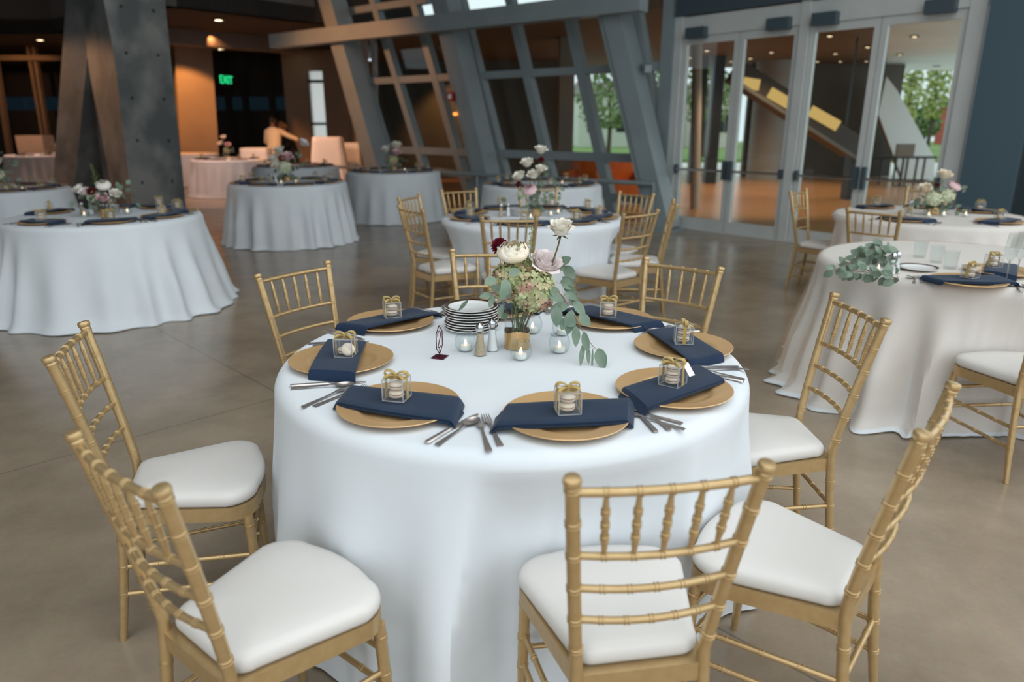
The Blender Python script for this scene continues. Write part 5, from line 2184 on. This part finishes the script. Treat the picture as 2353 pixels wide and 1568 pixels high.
eucalyptus('long eucalyptus branch trailing down right from the front bouquet', [RT(9), Q(1225, 690, -.05), Q(1275, 668, -.10), Q(1308, 705, -.14), Q(1335, 755, -.17), Q(1362, 795, -.19), Q(1378, 806, -.19)], 0, 11, .0017,
           explicit=E3((1285, 680, 1262, 660, .03, -.11, -.10), (1300, 695, 1250, 668, .034, -.13, -.10), (1306, 702, 1262, 712, .034, -.14, -.13), (1280, 702, 1279, 752, .038, -.14, -.16), (1314, 712, 1304, 770, .040, -.15, -.16),
                       (1325, 735, 1298, 748, .032, -.15, -.16), (1308, 668, 1328, 705, .026, -.12, -.15), (1332, 722, 1356, 750, .034, -.16, -.18), (1322, 748, 1324, 798, .030, -.17, -.19), (1300, 672, 1325, 690, .024, -.12, -.15),
                       (1342, 762, 1350, 812, .026, -.18, -.20), (1340, 790, 1334, 842, .017, -.18, -.20), (1352, 800, 1352, 838, .015, -.19, -.20), (1375, 800, 1388, 850, .040, -.19, -.22), (1362, 800, 1360, 858, .007, -.19, -.2),
                       (1318, 690, 1345, 728, .030, -.14, -.16), (1300, 730, 1290, 760, .028, -.15, -.16)))
eucalyptus('eucalyptus sprig with round leaves up right in the front bouquet', [RT(10), Q(1238, 660, .03), Q(1262, 612, .04), Q(1288, 606, .04), Q(1300, 602, .04)], 0, 12, .0012,
           explicit=E3((1286, 606, 1312, 592, .032, .03, .02), (1284, 608, 1296, 622, .026, .03, .02), (1296, 612, 1322, 640, .038, .03, .01)))
eucalyptus('lower eucalyptus sprig at right in the front bouquet', [RT(11), Q(1235, 668, .0), Q(1262, 650, .0), Q(1290, 652, .0), Q(1308, 662, .0)], 0, 13, .0011,
           explicit=E3((1288, 645, 1320, 658, .030, .0, -.02), (1290, 652, 1318, 664, .026, -.01, -.03), (1295, 660, 1326, 672, .026, -.01, -.04), (1292, 636, 1322, 655, .022, .01, 0)))
eucalyptus('eucalyptus branch spreading left from the front bouquet', [RT(12), Q(1180, 690, -.05), Q(1158, 668, -.09), Q(1130, 672, -.11), Q(1100, 680, -.10), Q(1068, 690, -.06)], 0, 14, .0013, REDSTEM,
           explicit=E3((1140, 640, 1113, 654, .036, -.11, -.13), (1160, 640, 1166, 688, .034, -.13, -.16), (1165, 655, 1152, 690, .032, -.14, -.17), (1168, 630, 1196, 622, .030, -.12, -.12), (1130, 678, 1102, 682, .024, -.11, -.13),
                       (1134, 680, 1124, 706, .022, -.11, -.13), (1155, 700, 1148, 730, .020, -.11, -.13), (1150, 664, 1128, 660, .022, -.1, -.12), (1076, 690, 1052, 715, .014, -.06, -.06)))
eucalyptus('thin eucalyptus twigs inside the gold-based vase', [RT(13), Q(1178, 745, -.01), Q(1168, 715, -.02)], 3, 15, .0020, REDSTEM, .04, .024)


def bouquet(k, dx, dy, items, branches, ferns, where, vlab):
    x0, y0 = T[k][0] + dx, T[k][1] + dy
    VASE.put((x0, y0, TH + .0005), k * .7, vlab, 'gold-based vases')
    for i, (kind, m, x, y, z, s, lab) in enumerate(items):
        pos = Vector((x0 + x, y0 + y, TH + z))
        root = (x0 + .018 * math.sin(i * 2.1), y0 + .018 * math.cos(i * 2.1), TH + .014)
        flower(kind, m, pos, root, lab + ' ' + where, s, (x * 4, y * 4 - .45, 1), .0025, None, i)
    branches = list(branches) + [([(-.06, -.05, .13), (.05, -.08, .17), (.02, -.02, .25)], 13, 'leafy green filler')]
    for i, (pts, n, lab) in enumerate(branches):
        eucalyptus(lab + ' ' + where, [(x0, y0, TH + .016)] + [(x0 + a, y0 + b, TH + c) for a, b, c in pts], n, 40 + i + k, .0016, None, .07, .048)
    for i, (tip, lab) in enumerate(ferns):
        fern(lab + ' ' + where, (x0, y0, TH + .02), (x0 + tip[0], y0 + tip[1], TH + tip[2]), k + i, .09)


W_, P_, B_, D_, H_, N_ = WHITEPETAL, PINKPETAL, BLUSHPETAL, WINEPETAL, WHITEHYDRANGEA, PEACHPETAL
bouquet(6, .06, -.10, [('rose', W_, -.16, .0, .20, 1.35, 'white rose leaning left'), ('globe', W_, .04, -.02, .22, 1.4, 'white peony at the top right'), ('dahlia', D_, -.02, -.10, .20, 1.15, 'burgundy dahlia in the centre'),
                       ('hydrangea', H_, -.05, -.03, .15, 1.0, 'cream hydrangea head'), ('rose', P_, .05, -.08, .14, 1.2, 'pale pink rose low at the front'), ('rose', W_, .12, -.02, .17, 1.1, 'white rose at the right'), ('rose', B_, -.08, -.08, .19, 1.1, 'blush rose left of the dahlia')],
        [([(.10, 0, .20), (.22, -.05, .20), (.34, -.10, .13)], 8, 'eucalyptus branch trailing right'), ([(-.12, -.02, .16), (-.22, -.04, .14)], 5, 'eucalyptus branch at left'), ([(.14, .02, .22), (.20, .03, .25)], 5, 'eucalyptus sprig up right')],
        [((-.06, .02, .42), 'tall green fern frond')], 'in the bouquet on table three', 'gold-based vase holding the bouquet on table three')
bouquet(2, .03, .0, [('rose', W_, .03, .02, .50, 1.3, 'white rose at the very top'), ('dahlia', D_, .035, -.01, .44, .9, 'burgundy dahlia just under the top'), ('rose', W_, -.07, .0, .40, 1.35, 'white rose high at left'), ('rose', W_, -.02, -.02, .31, 1.3, 'white rose in the middle'),
                     ('rose', W_, -.13, -.03, .30, 1.3, 'white rose at the left edge'), ('dahlia', D_, -.14, -.05, .25, .9, 'burgundy dahlia low at left'), ('globe', P_, -.05, -.08, .19, 1.4, 'large pale pink rose at the front'),
                     ('hydrangea', H_, -.10, -.02, .17, 1.0, 'cream hydrangea head low at left'), ('rose', W_, .03, -.03, .36, 1.1, 'white rose right of the middle')],
        [([(.10, -.02, .30), (.18, -.03, .26), (.20, -.04, .16)], 9, 'eucalyptus branch hanging right'), ([(.10, -.05, .18), (.20, -.08, .06)], 6, 'low eucalyptus branch at right'), ([(.04, .02, .34), (.10, .02, .42)], 7, 'eucalyptus sprig behind'), ([(-.12, -.05, .18), (-.26, -.08, .12)], 3, 'eucalyptus twig reaching left')],
        [], 'in the bouquet on the middle table', 'gold-based vase holding the middle bouquet')
bouquet(3, -.04, .12, [('rose', W_, -.06, 0, .36, 1.82, 'white rose at the top'), ('dahlia', D_, -.02, -.06, .28, 1.69, 'burgundy dahlia'), ('rose', P_, .04, -.05, .28, 1.95, 'pale pink rose'), ('rose', W_, -.12, -.02, .26, 1.95, 'white rose at left'), ('hydrangea', H_, .0, -.06, .16, 1.56, 'cream hydrangea head'), ('rose', W_, -.08, -.06, .18, 1.82, 'white rose low at left'),
                       ('rose', B_, .22, .02, .46, 1.69, 'blush rose high at right')],
        [([(.12, 0, .26), (.20, 0, .38)], 10, 'dark eucalyptus branch rising right'), ([(.14, 0, .2), (.24, 0, .22)], 8, 'eucalyptus branch at right'), ([(-.12, 0, .12), (-.34, 0, .06)], 5, 'eucalyptus branch low left')], [],
        'in the bouquet right of the pier', 'gold-based vase on the table right of the pier')
bouquet(4, .02, .0, [('rose', W_, -.10, 0, .30, 1.95, 'white rose at left'), ('rose', W_, .05, 0, .36, 1.95, 'white rose at the top'), ('rose', P_, .05, -.05, .25, 1.82, 'pale pink rose'), ('hydrangea', HYDRANGEA, -.01, -.05, .14, 1.69, 'green hydrangea head')],
        [([(.12, 0, .2), (.2, 0, .16)], 6, 'eucalyptus branch at right'), ([(-.1, 0, .2), (-.14, 0, .16)], 5, 'eucalyptus branch at left')], [], 'in the bouquet by the leftmost leaning post', 'gold-based vase by the leftmost leaning post')
bouquet(12, .02, .0, [('rose', N_, .03, .0, .30, 1.45, 'peach rose at the top'), ('globe', P_, .10, -.02, .21, 1.3, 'pink rose at right'), ('rose', N_, -.11, -.02, .20, 1.3, 'peach rose at left'), ('dahlia', D_, -.02, -.02, .24, .7, 'small burgundy dahlia'),
                      ('hydrangea', H_, -.05, -.05, .12, 1.1, 'cream hydrangea head at left'), ('hydrangea', H_, .05, -.05, .14, 1.2, 'cream hydrangea head at right')],
        [([(-.10, 0, .14), (-.18, -.03, .08)], 8, 'eucalyptus branch at left'), ([(.08, -.03, .10), (.20, -.05, .03)], 9, 'eucalyptus branch drooping right'), ([(.14, 0, .2), (.24, 0, .22)], 4, 'thin twig at right')],
        [((-.03, .02, .30), 'green fern frond')], 'in the bouquet by the doors', 'gold-based vase on the far table by the doors')
bouquet(7, .36, -.38, [('rose', W_, -.02, 0, .30, 1.5, 'white rose'), ('hydrangea', H_, -.01, -.05, .16, 1.3, 'cream hydrangea head'), ('dahlia', D_, -.10, -.04, .2, 1.1, 'burgundy dahlia')],
        [([(.08, 0, .26), (.16, -.02, .34)], 7, 'dark eucalyptus branch rising right'), ([(.10, 0, .12), (.20, -.03, .08)], 7, 'eucalyptus branch low right'), ([(.0, 0, .3), (.04, 0, .42)], 4, 'eucalyptus sprig on top')], [],
        'in the bouquet left of the pier', 'gold-based vase on the table left of the pier')
bouquet(9, .0, .0, [('rose', N_, -.03, 0, .42, 1.5, 'warm-lit rose at the top'), ('rose', N_, -.10, 0, .30, 1.6, 'warm-lit rose at left'), ('rose', P_, .03, 0, .26, 1.7, 'warm-lit pink rose'), ('hydrangea', HYDRANGEA, .0, 0, .15, 1.3, 'hydrangea head')],
        [([(.08, 0, .2), (.14, 0, .16)], 6, 'eucalyptus branch')], [], 'in the pink-lit bouquet', 'gold-based vase on the pink-lit table')
bouquet(11, .55, .0, [('rose', P_, .05, 0, .22, 1.6, 'dusky pink rose'), ('dahlia', D_, .1, 0, .32, 1.6, 'burgundy dahlia'), ('hydrangea', HYDRANGEA, -.05, 0, .18, 1.4, 'hydrangea head')],
        [([(-.1, 0, .3), (-.25, 0, .28)], 7, 'eucalyptus branch at left')], [], 'in the far left pink-lit bouquet', 'gold-based vase on the far left pink-lit table')
# garland on the head table
gx = [at(u, v, TH + .05) for u, v in ((2060, 612), (2030, 588), (1990, 590), (1950, 605), (1915, 622))]
eucalyptus('eucalyptus garland runner along the edge of the head table', gx, 46, 71, .003, None, .062, .046)
eucalyptus('front spill of the leafy garland over the head table edge', [at(u, v, TH + .03) for u, v in ((2062, 640), (2025, 632), (1985, 625), (1940, 622))], 34, 72, .003, None, .055, .042)
eucalyptus('back mound of the leafy garland by the salt shakers', [at(u, v, TH + .07) for u, v in ((2058, 590), (2030, 570), (1995, 575), (1970, 592))], 34, 73, .003, None, .06, .045)
o = build('loose_leaf', NB(), LEAF)
bm = NB()
leaf_into(bm, Vector((0, 0, .012)), Vector((1, .1, -.1)), Vector((0, 0, 1)), .05, .038)
bm.to_mesh(o.data)
bm.free()
p = at(2082, 640, TH)
o.location = (p.x, p.y, TH)
tag(o, 'loose green eucalyptus leaf lying near the garland end', 'leaf')

# ------------------------------------------------------------------ draped stand and counter in the back hall
def draped_box(name, loc, rz, w0, d0, w1, d1, h, label, cat, seed=1):
    """tapered cloth-covered stand: w0,d0 at the foot, w1,d1 at the top"""
    rnd = random.Random(seed)
    bm = NB()
    n = 96
    rows = []
    for j in range(14):
        t = j / 13
        row = []
        for k in range(n):
            a = 2 * PI * k / n
            c, s = math.cos(a), math.sin(a)
            e = .28
            x = math.copysign(abs(c) ** e, c)
            y = math.copysign(abs(s) ** e, s)
            w = (w0 + (w1 - w0) * t ** .8) / 2
            d = (d0 + (d1 - d0) * t ** .8) / 2
            f = 1 + .035 * (1 - t) * math.sin(a * 15 + 2 * math.sin(3 * a))
            row.append(bm.verts.new((x * w * f, y * d * f, .003 + (h - .02) * t)))
        rows.append(row)
    rows.append([bm.verts.new((v.co.x * .97, v.co.y * .97, h)) for v in rows[-1]])
    for a, b in zip(rows[:-1], rows[1:]):
        for k in range(n):
            bm.faces.new((a[k], a[(k + 1) % n], b[(k + 1) % n], b[k]))
    bm.faces.new(rows[-1])
    bm.faces.new(rows[0][::-1])
    o = build(name, bm, LINEN, None, True, loc)
    o.rotation_euler = (0, 0, rz)
    return tag(o, label, cat)


p = aty(752, 300, 17.2)
draped_box('draped_stand', (p.x, 17.2, 0), .1, .98, .7, .66, .5, 1.20, 'tall tapered cloth-covered stand glowing peach beside the orange-lit leaning post', 'covered stand')
p = aty(815, 300, 18.6)
draped_box('draped_stand', (-3.92, 18.0, 0), .1, .60, .5, .5, .4, 1.05, 'small covered stand mostly hidden behind the orange-lit leaning post', 'covered stand', 3)
p = aty(588, 337, 18.0)
draped_box('draped_counter', (p.x, 18.0, 0), 0, .72, .6, .66, .55, .93, 'low cloth-covered counter left of the person in cream', 'counter', 2)

# ------------------------------------------------------------------ two people
SKIN = mat('warm_skin', (178, 128, 100), 0.55, sss=.1)
SKINDARK = mat('tan_skin', (150, 104, 80), 0.55, sss=.1)
HAIRD = mat('dark_hair', (36, 28, 24), 0.5)
HAIRB = mat('brown_blond_hair', (150, 108, 66), 0.5)
CREAM = mat('cream_coat_cloth', (232, 220, 190), 0.8, bump=.1, bscale=200)
BLACKCLOTH = mat('black_cloth', (24, 24, 27), 0.8)


def skinned(name, chain, m, parent, root=0, levels=2):
    """chain: list of (point, radius, parent index)"""
    me = bpy.data.meshes.new(name)
    me.from_pydata([c[0] for c in chain], [(c[2], i) for i, c in enumerate(chain) if c[2] is not None], [])
    o = bpy.data.objects.new(name, me)
    COL.objects.link(o)
    md = o.modifiers.new('skin', 'SKIN')
    md.use_smooth_shade = True
    for i, c in enumerate(chain):
        r = c[1]
        me.skin_vertices[0].data[i].radius = r if isinstance(r, (tuple, list)) else (r, r)
        me.skin_vertices[0].data[i].use_root = (i == root)
    sd = o.modifiers.new('smooth', 'SUBSURF')
    sd.levels = sd.render_levels = levels
    me.materials.append(m)
    o.parent = parent
    return o


def hand_chain(chain, wrist_i, wrist, d, side, seedv=0):
    """palm with four bent fingers of unequal length and a side thumb, appended to the body chain"""
    d = d.normalized()
    s = side.normalized()
    dn = d.cross(s).normalized()
    palm = len(chain)
    chain.append((wrist + d * .05, (.030, .018), wrist_i))
    kn = len(chain)
    chain.append((wrist + d * .085, (.034, .016), palm))
    for i, (off, L) in enumerate(((-.030, .070), (-.010, .082), (.010, .076), (.030, .060))):
        a = len(chain)
        b = wrist + d * .095 + s * off
        chain.append((b, .0095, kn))
        chain.append((b + d * L * .5 + dn * .010, .0088, a))
        chain.append((b + d * L * .85 + dn * (.026 + .004 * i), .0078, a + 1))
    a = len(chain)
    t = wrist + d * .030 - s * .034
    chain.append((t, .0115, palm))
    chain.append((t + d * .03 - s * .022 + dn * .008, .0105, a))
    chain.append((t + d * .056 - s * .028 + dn * .018, .009, a + 1))


def head_mesh(parent, loc, rz, pitch, skin, hair, long_hair):
    h = empty('head_pivot', loc)
    h.rotation_euler = (pitch, 0, rz)
    h.parent = parent
    bm = NB()
    bmesh.ops.create_uvsphere(bm, u_segments=24, v_segments=18, radius=1)
    for v in bm.verts:
        x, y, z = v.co
        j = max(0, -z)
        v.co = Vector((x * .075 * (1 - .28 * j), y * .095 * (1 - .10 * j) + .010 * j, z * .118))
        if y > .2 and abs(z) < .9:
            # brow, sockets, nose, mouth, chin
            g = lambda cx, cz, sx, sz: math.exp(-((x - cx) / sx) ** 2 - ((z - cz) / sz) ** 2)
            v.co.y += .022 * g(0, -.12, .13, .20) + .006 * g(0, .18, .5, .10) - .010 * (g(.36, .04, .16, .10) + g(-.36, .04, .16, .10)) + .006 * g(0, -.46, .25, .07) + .008 * g(0, -.78, .25, .14)
    return bm, h


def person(name, loc, rz, label, coat, legs_m, skin, hair, chain, hands, headp, headrot, coat_prof, long_hair):
    r = empty(name, loc, rz)
    tag(r, label, 'person')
    for (wi, d, s) in hands:
        hand_chain(chain, wi, Vector(chain[wi][0]), Vector(d), Vector(s))
    body = skinned('body', chain, skin, r)
    # head joined visually on the neck
    bm, hp = head_mesh(r, headp, headrot[1], headrot[0], skin, hair, long_hair)
    bpy.data.objects.remove(hp)
    M = Matrix.Translation(headp) @ Euler((headrot[0], 0, headrot[1])).to_matrix().to_4x4()
    bm.transform(M)
    hd = build('head', bm, skin, r)
    for s in (-1, 1):
        bm = NB()
        bmesh.ops.create_uvsphere(bm, u_segments=10, v_segments=8, radius=1, matrix=M @ Matrix.Translation((s * .076, -.005, -.005)) @ Matrix.Diagonal((.010, .020, .032, 1)))
        build('ear', bm, skin, hd)
        bm = NB()
        bmesh.ops.create_uvsphere(bm, u_segments=10, v_segments=8, radius=1, matrix=M @ Matrix.Translation((s * .028, .086, .006)) @ Matrix.Diagonal((.012, .008, .008, 1)))
        build('eye', bm, PORCELAIN, hd)
        bm = NB()
        bmesh.ops.create_uvsphere(bm, u_segments=10, v_segments=8, radius=1, matrix=M @ Matrix.Translation((s * .028, .0925, .006)) @ Matrix.Diagonal((.005, .003, .005, 1)))
        build('pupil', bm, HAIRD, hd)
    bm = NB()
    bmesh.ops.create_uvsphere(bm, u_segments=10, v_segments=8, radius=1, matrix=M @ Matrix.Translation((0, .092, -.054)) @ Matrix.Diagonal((.022, .007, .006, 1)))
    build('lips', bm, mat('lips', (150, 84, 76), .5), hd)
    bm = NB()
    bmesh.ops.create_uvsphere(bm, u_segments=20, v_segments=14, radius=1)
    for v in list(bm.verts):
        if v.co.y > .25 and v.co.z < .45 or v.co.z < -.55:
            bm.verts.remove(v)
    for v in bm.verts:
        v.co = Vector((v.co.x * .083, v.co.y * .103 - .004, v.co.z * .122 + .006))
    bm.transform(M)
    build('hair', bm, hair, r)
    if long_hair:
        bm = NB()
        bmesh.ops.create_uvsphere(bm, u_segments=16, v_segments=12, radius=1, matrix=M @ Matrix.Translation((0, -.085, -.03)) @ Matrix.Diagonal((.07, .05, .09, 1)))
        build('hair_bun', bm, hair, r)
    # garment body
    bm = NB()
    rows = []
    n = 40
    for (z, w, d, ox, oy) in coat_prof:
        rows.append([bm.verts.new((ox + w * math.cos(2 * PI * k / n) * (1 + .03 * math.sin(6 * 2 * PI * k / n) * (1 if z < .8 else 0)), oy + d * math.sin(2 * PI * k / n), z)) for k in range(n)])
    for a, b in zip(rows[:-1], rows[1:]):
        for k in range(n):
            bm.faces.new((a[k], a[(k + 1) % n], b[(k + 1) % n], b[k]))
    build('coat', bm, coat, r)
    return r, body


def sleeve(r, pts, rad, m):
    build('sleeve', sweep(NB(), pts, rad, 14), m, r)


def shoes(r, feet, m):
    for (x, y, rz) in feet:
        bm = NB()
        bmesh.ops.create_uvsphere(bm, u_segments=16, v_segments=10, radius=1, matrix=Matrix.Translation((x, y + .05, .035)) @ Matrix.Rotation(rz, 4, 'Z') @ Matrix.Diagonal((.045, .125, .05, 1)))
        for v in bm.verts:
            v.co.z = max(v.co.z, .002)
        build('shoe', bm, m, r)


# cream coat, seen from behind, right arm stretched out to the right (local +y is where the person faces)
px = aty(627, 300, 18.9).x
chain = [((0, 0, .90), (.13, .10), None), ((0, 0, 1.08), (.125, .09), 0), ((0, 0.0, 1.25), (.15, .095), 1), ((0, 0, 1.36), (.07, .06), 2), ((0, .01, 1.43), (.052, .055), 3), ((0, .02, 1.50), (.05, .06), 4),
         ((-.17, 0, 1.31), (.058, .055), 2), ((-.24, .05, 1.05), (.045, .043), 6), ((-.20, .22, .93), (.030, .028), 7),
         ((.17, 0.02, 1.31), (.058, .055), 2), ((.36, .16, 1.18), (.045, .043), 9), ((.56, .26, 1.09), (.030, .028), 10),
         ((-.09, 0, .82), (.085, .085), 0), ((-.10, .02, .46), (.058, .06), 12), ((-.10, -.01, .08), (.038, .042), 13), ((-.10, .12, .04), (.035, .03), 14),
         ((.09, 0, .82), (.085, .085), 0), ((.10, .02, .46), (.058, .06), 16), ((.10, -.01, .08), (.038, .042), 17), ((.10, .12, .04), (.035, .03), 18)]
r1, b1 = person('person', (px, 18.9, 0), R(-12), 'person in a long cream coat seen from behind, arm held out to the right', CREAM, BLACKCLOTH, SKINDARK, HAIRD, chain,
                [(8, (.05, .25, -.10), (0, -.2, 1)), (11, (.25, .10, -.06), (0, -.2, 1))], Vector((0, .03, 1.555)), (-.12, -.2),
                [(.22, .25, .19, 0, 0), (.5, .225, .175, 0, 0), (.8, .20, .155, 0, 0), (1.0, .18, .135, 0, 0), (1.2, .205, .135, 0, 0), (1.31, .205, .115, 0, 0), (1.37, .15, .09, 0, 0), (1.41, .075, .07, 0, .01)], False)
sleeve(r1, [(.15, 0, 1.32), (.36, .16, 1.18), (.53, .245, 1.10)], [.075, .062, .046], CREAM)
sleeve(r1, [(-.15, 0, 1.32), (-.24, .05, 1.05), (-.21, .19, .95)], [.075, .062, .046], CREAM)
shoes(r1, [(-.10, 0, 0), (.10, 0, 0)], BLACKCLOTH)
chain = [((0, 0, .84), (.13, .10), None), ((0, .03, 1.0), (.12, .09), 0), ((0, .09, 1.16), (.145, .095), 1), ((0, .14, 1.26), (.07, .06), 2), ((0, .17, 1.32), (.05, .052), 3), ((0, .20, 1.38), (.05, .056), 4),
         ((-.16, .10, 1.21), (.055, .052), 2), ((-.24, .16, .97), (.043, .041), 6), ((-.14, .34, .90), (.029, .027), 7),
         ((.16, .10, 1.21), (.055, .052), 2), ((.24, .16, .97), (.043, .041), 9), ((.14, .34, .90), (.029, .027), 10),
         ((-.09, 0, .78), (.085, .085), 0), ((-.10, .05, .44), (.058, .06), 12), ((-.10, 0, .08), (.038, .042), 13), ((-.10, .12, .04), (.035, .03), 14),
         ((.09, 0, .78), (.085, .085), 0), ((.10, .05, .44), (.058, .06), 16), ((.10, 0, .08), (.038, .042), 17), ((.10, .12, .04), (.035, .03), 18)]
px = aty(668, 300, 19.5).x
r2, b2 = person('person', (px, 19.5, 0), R(120), 'person in black clothes with light brown hair bending beside the cream coat', BLACKCLOTH, BLACKCLOTH, SKIN, HAIRB, chain,
                [(8, (.06, .25, -.06), (0, -.2, 1)), (11, (-.06, .25, -.06), (0, -.2, 1))], Vector((0, .23, 1.43)), (-.45, 0),
                [(.08, .20, .15, 0, 0), (.5, .20, .15, 0, 0), (.8, .19, .145, 0, 0), (.95, .17, .13, 0, .02), (1.12, .195, .13, 0, .08), (1.21, .19, .11, 0, .11), (1.27, .13, .09, 0, .14), (1.30, .075, .07, 0, .16)], True)
sleeve(r2, [(.14, .10, 1.22), (.24, .16, .97), (.155, .31, .91)], [.07, .058, .042], BLACKCLOTH)
sleeve(r2, [(-.14, .10, 1.22), (-.24, .16, .97), (-.155, .31, .91)], [.07, .058, .042], BLACKCLOTH)
shoes(r2, [(-.10, 0, 0), (.10, 0, 0)], BLACKCLOTH)
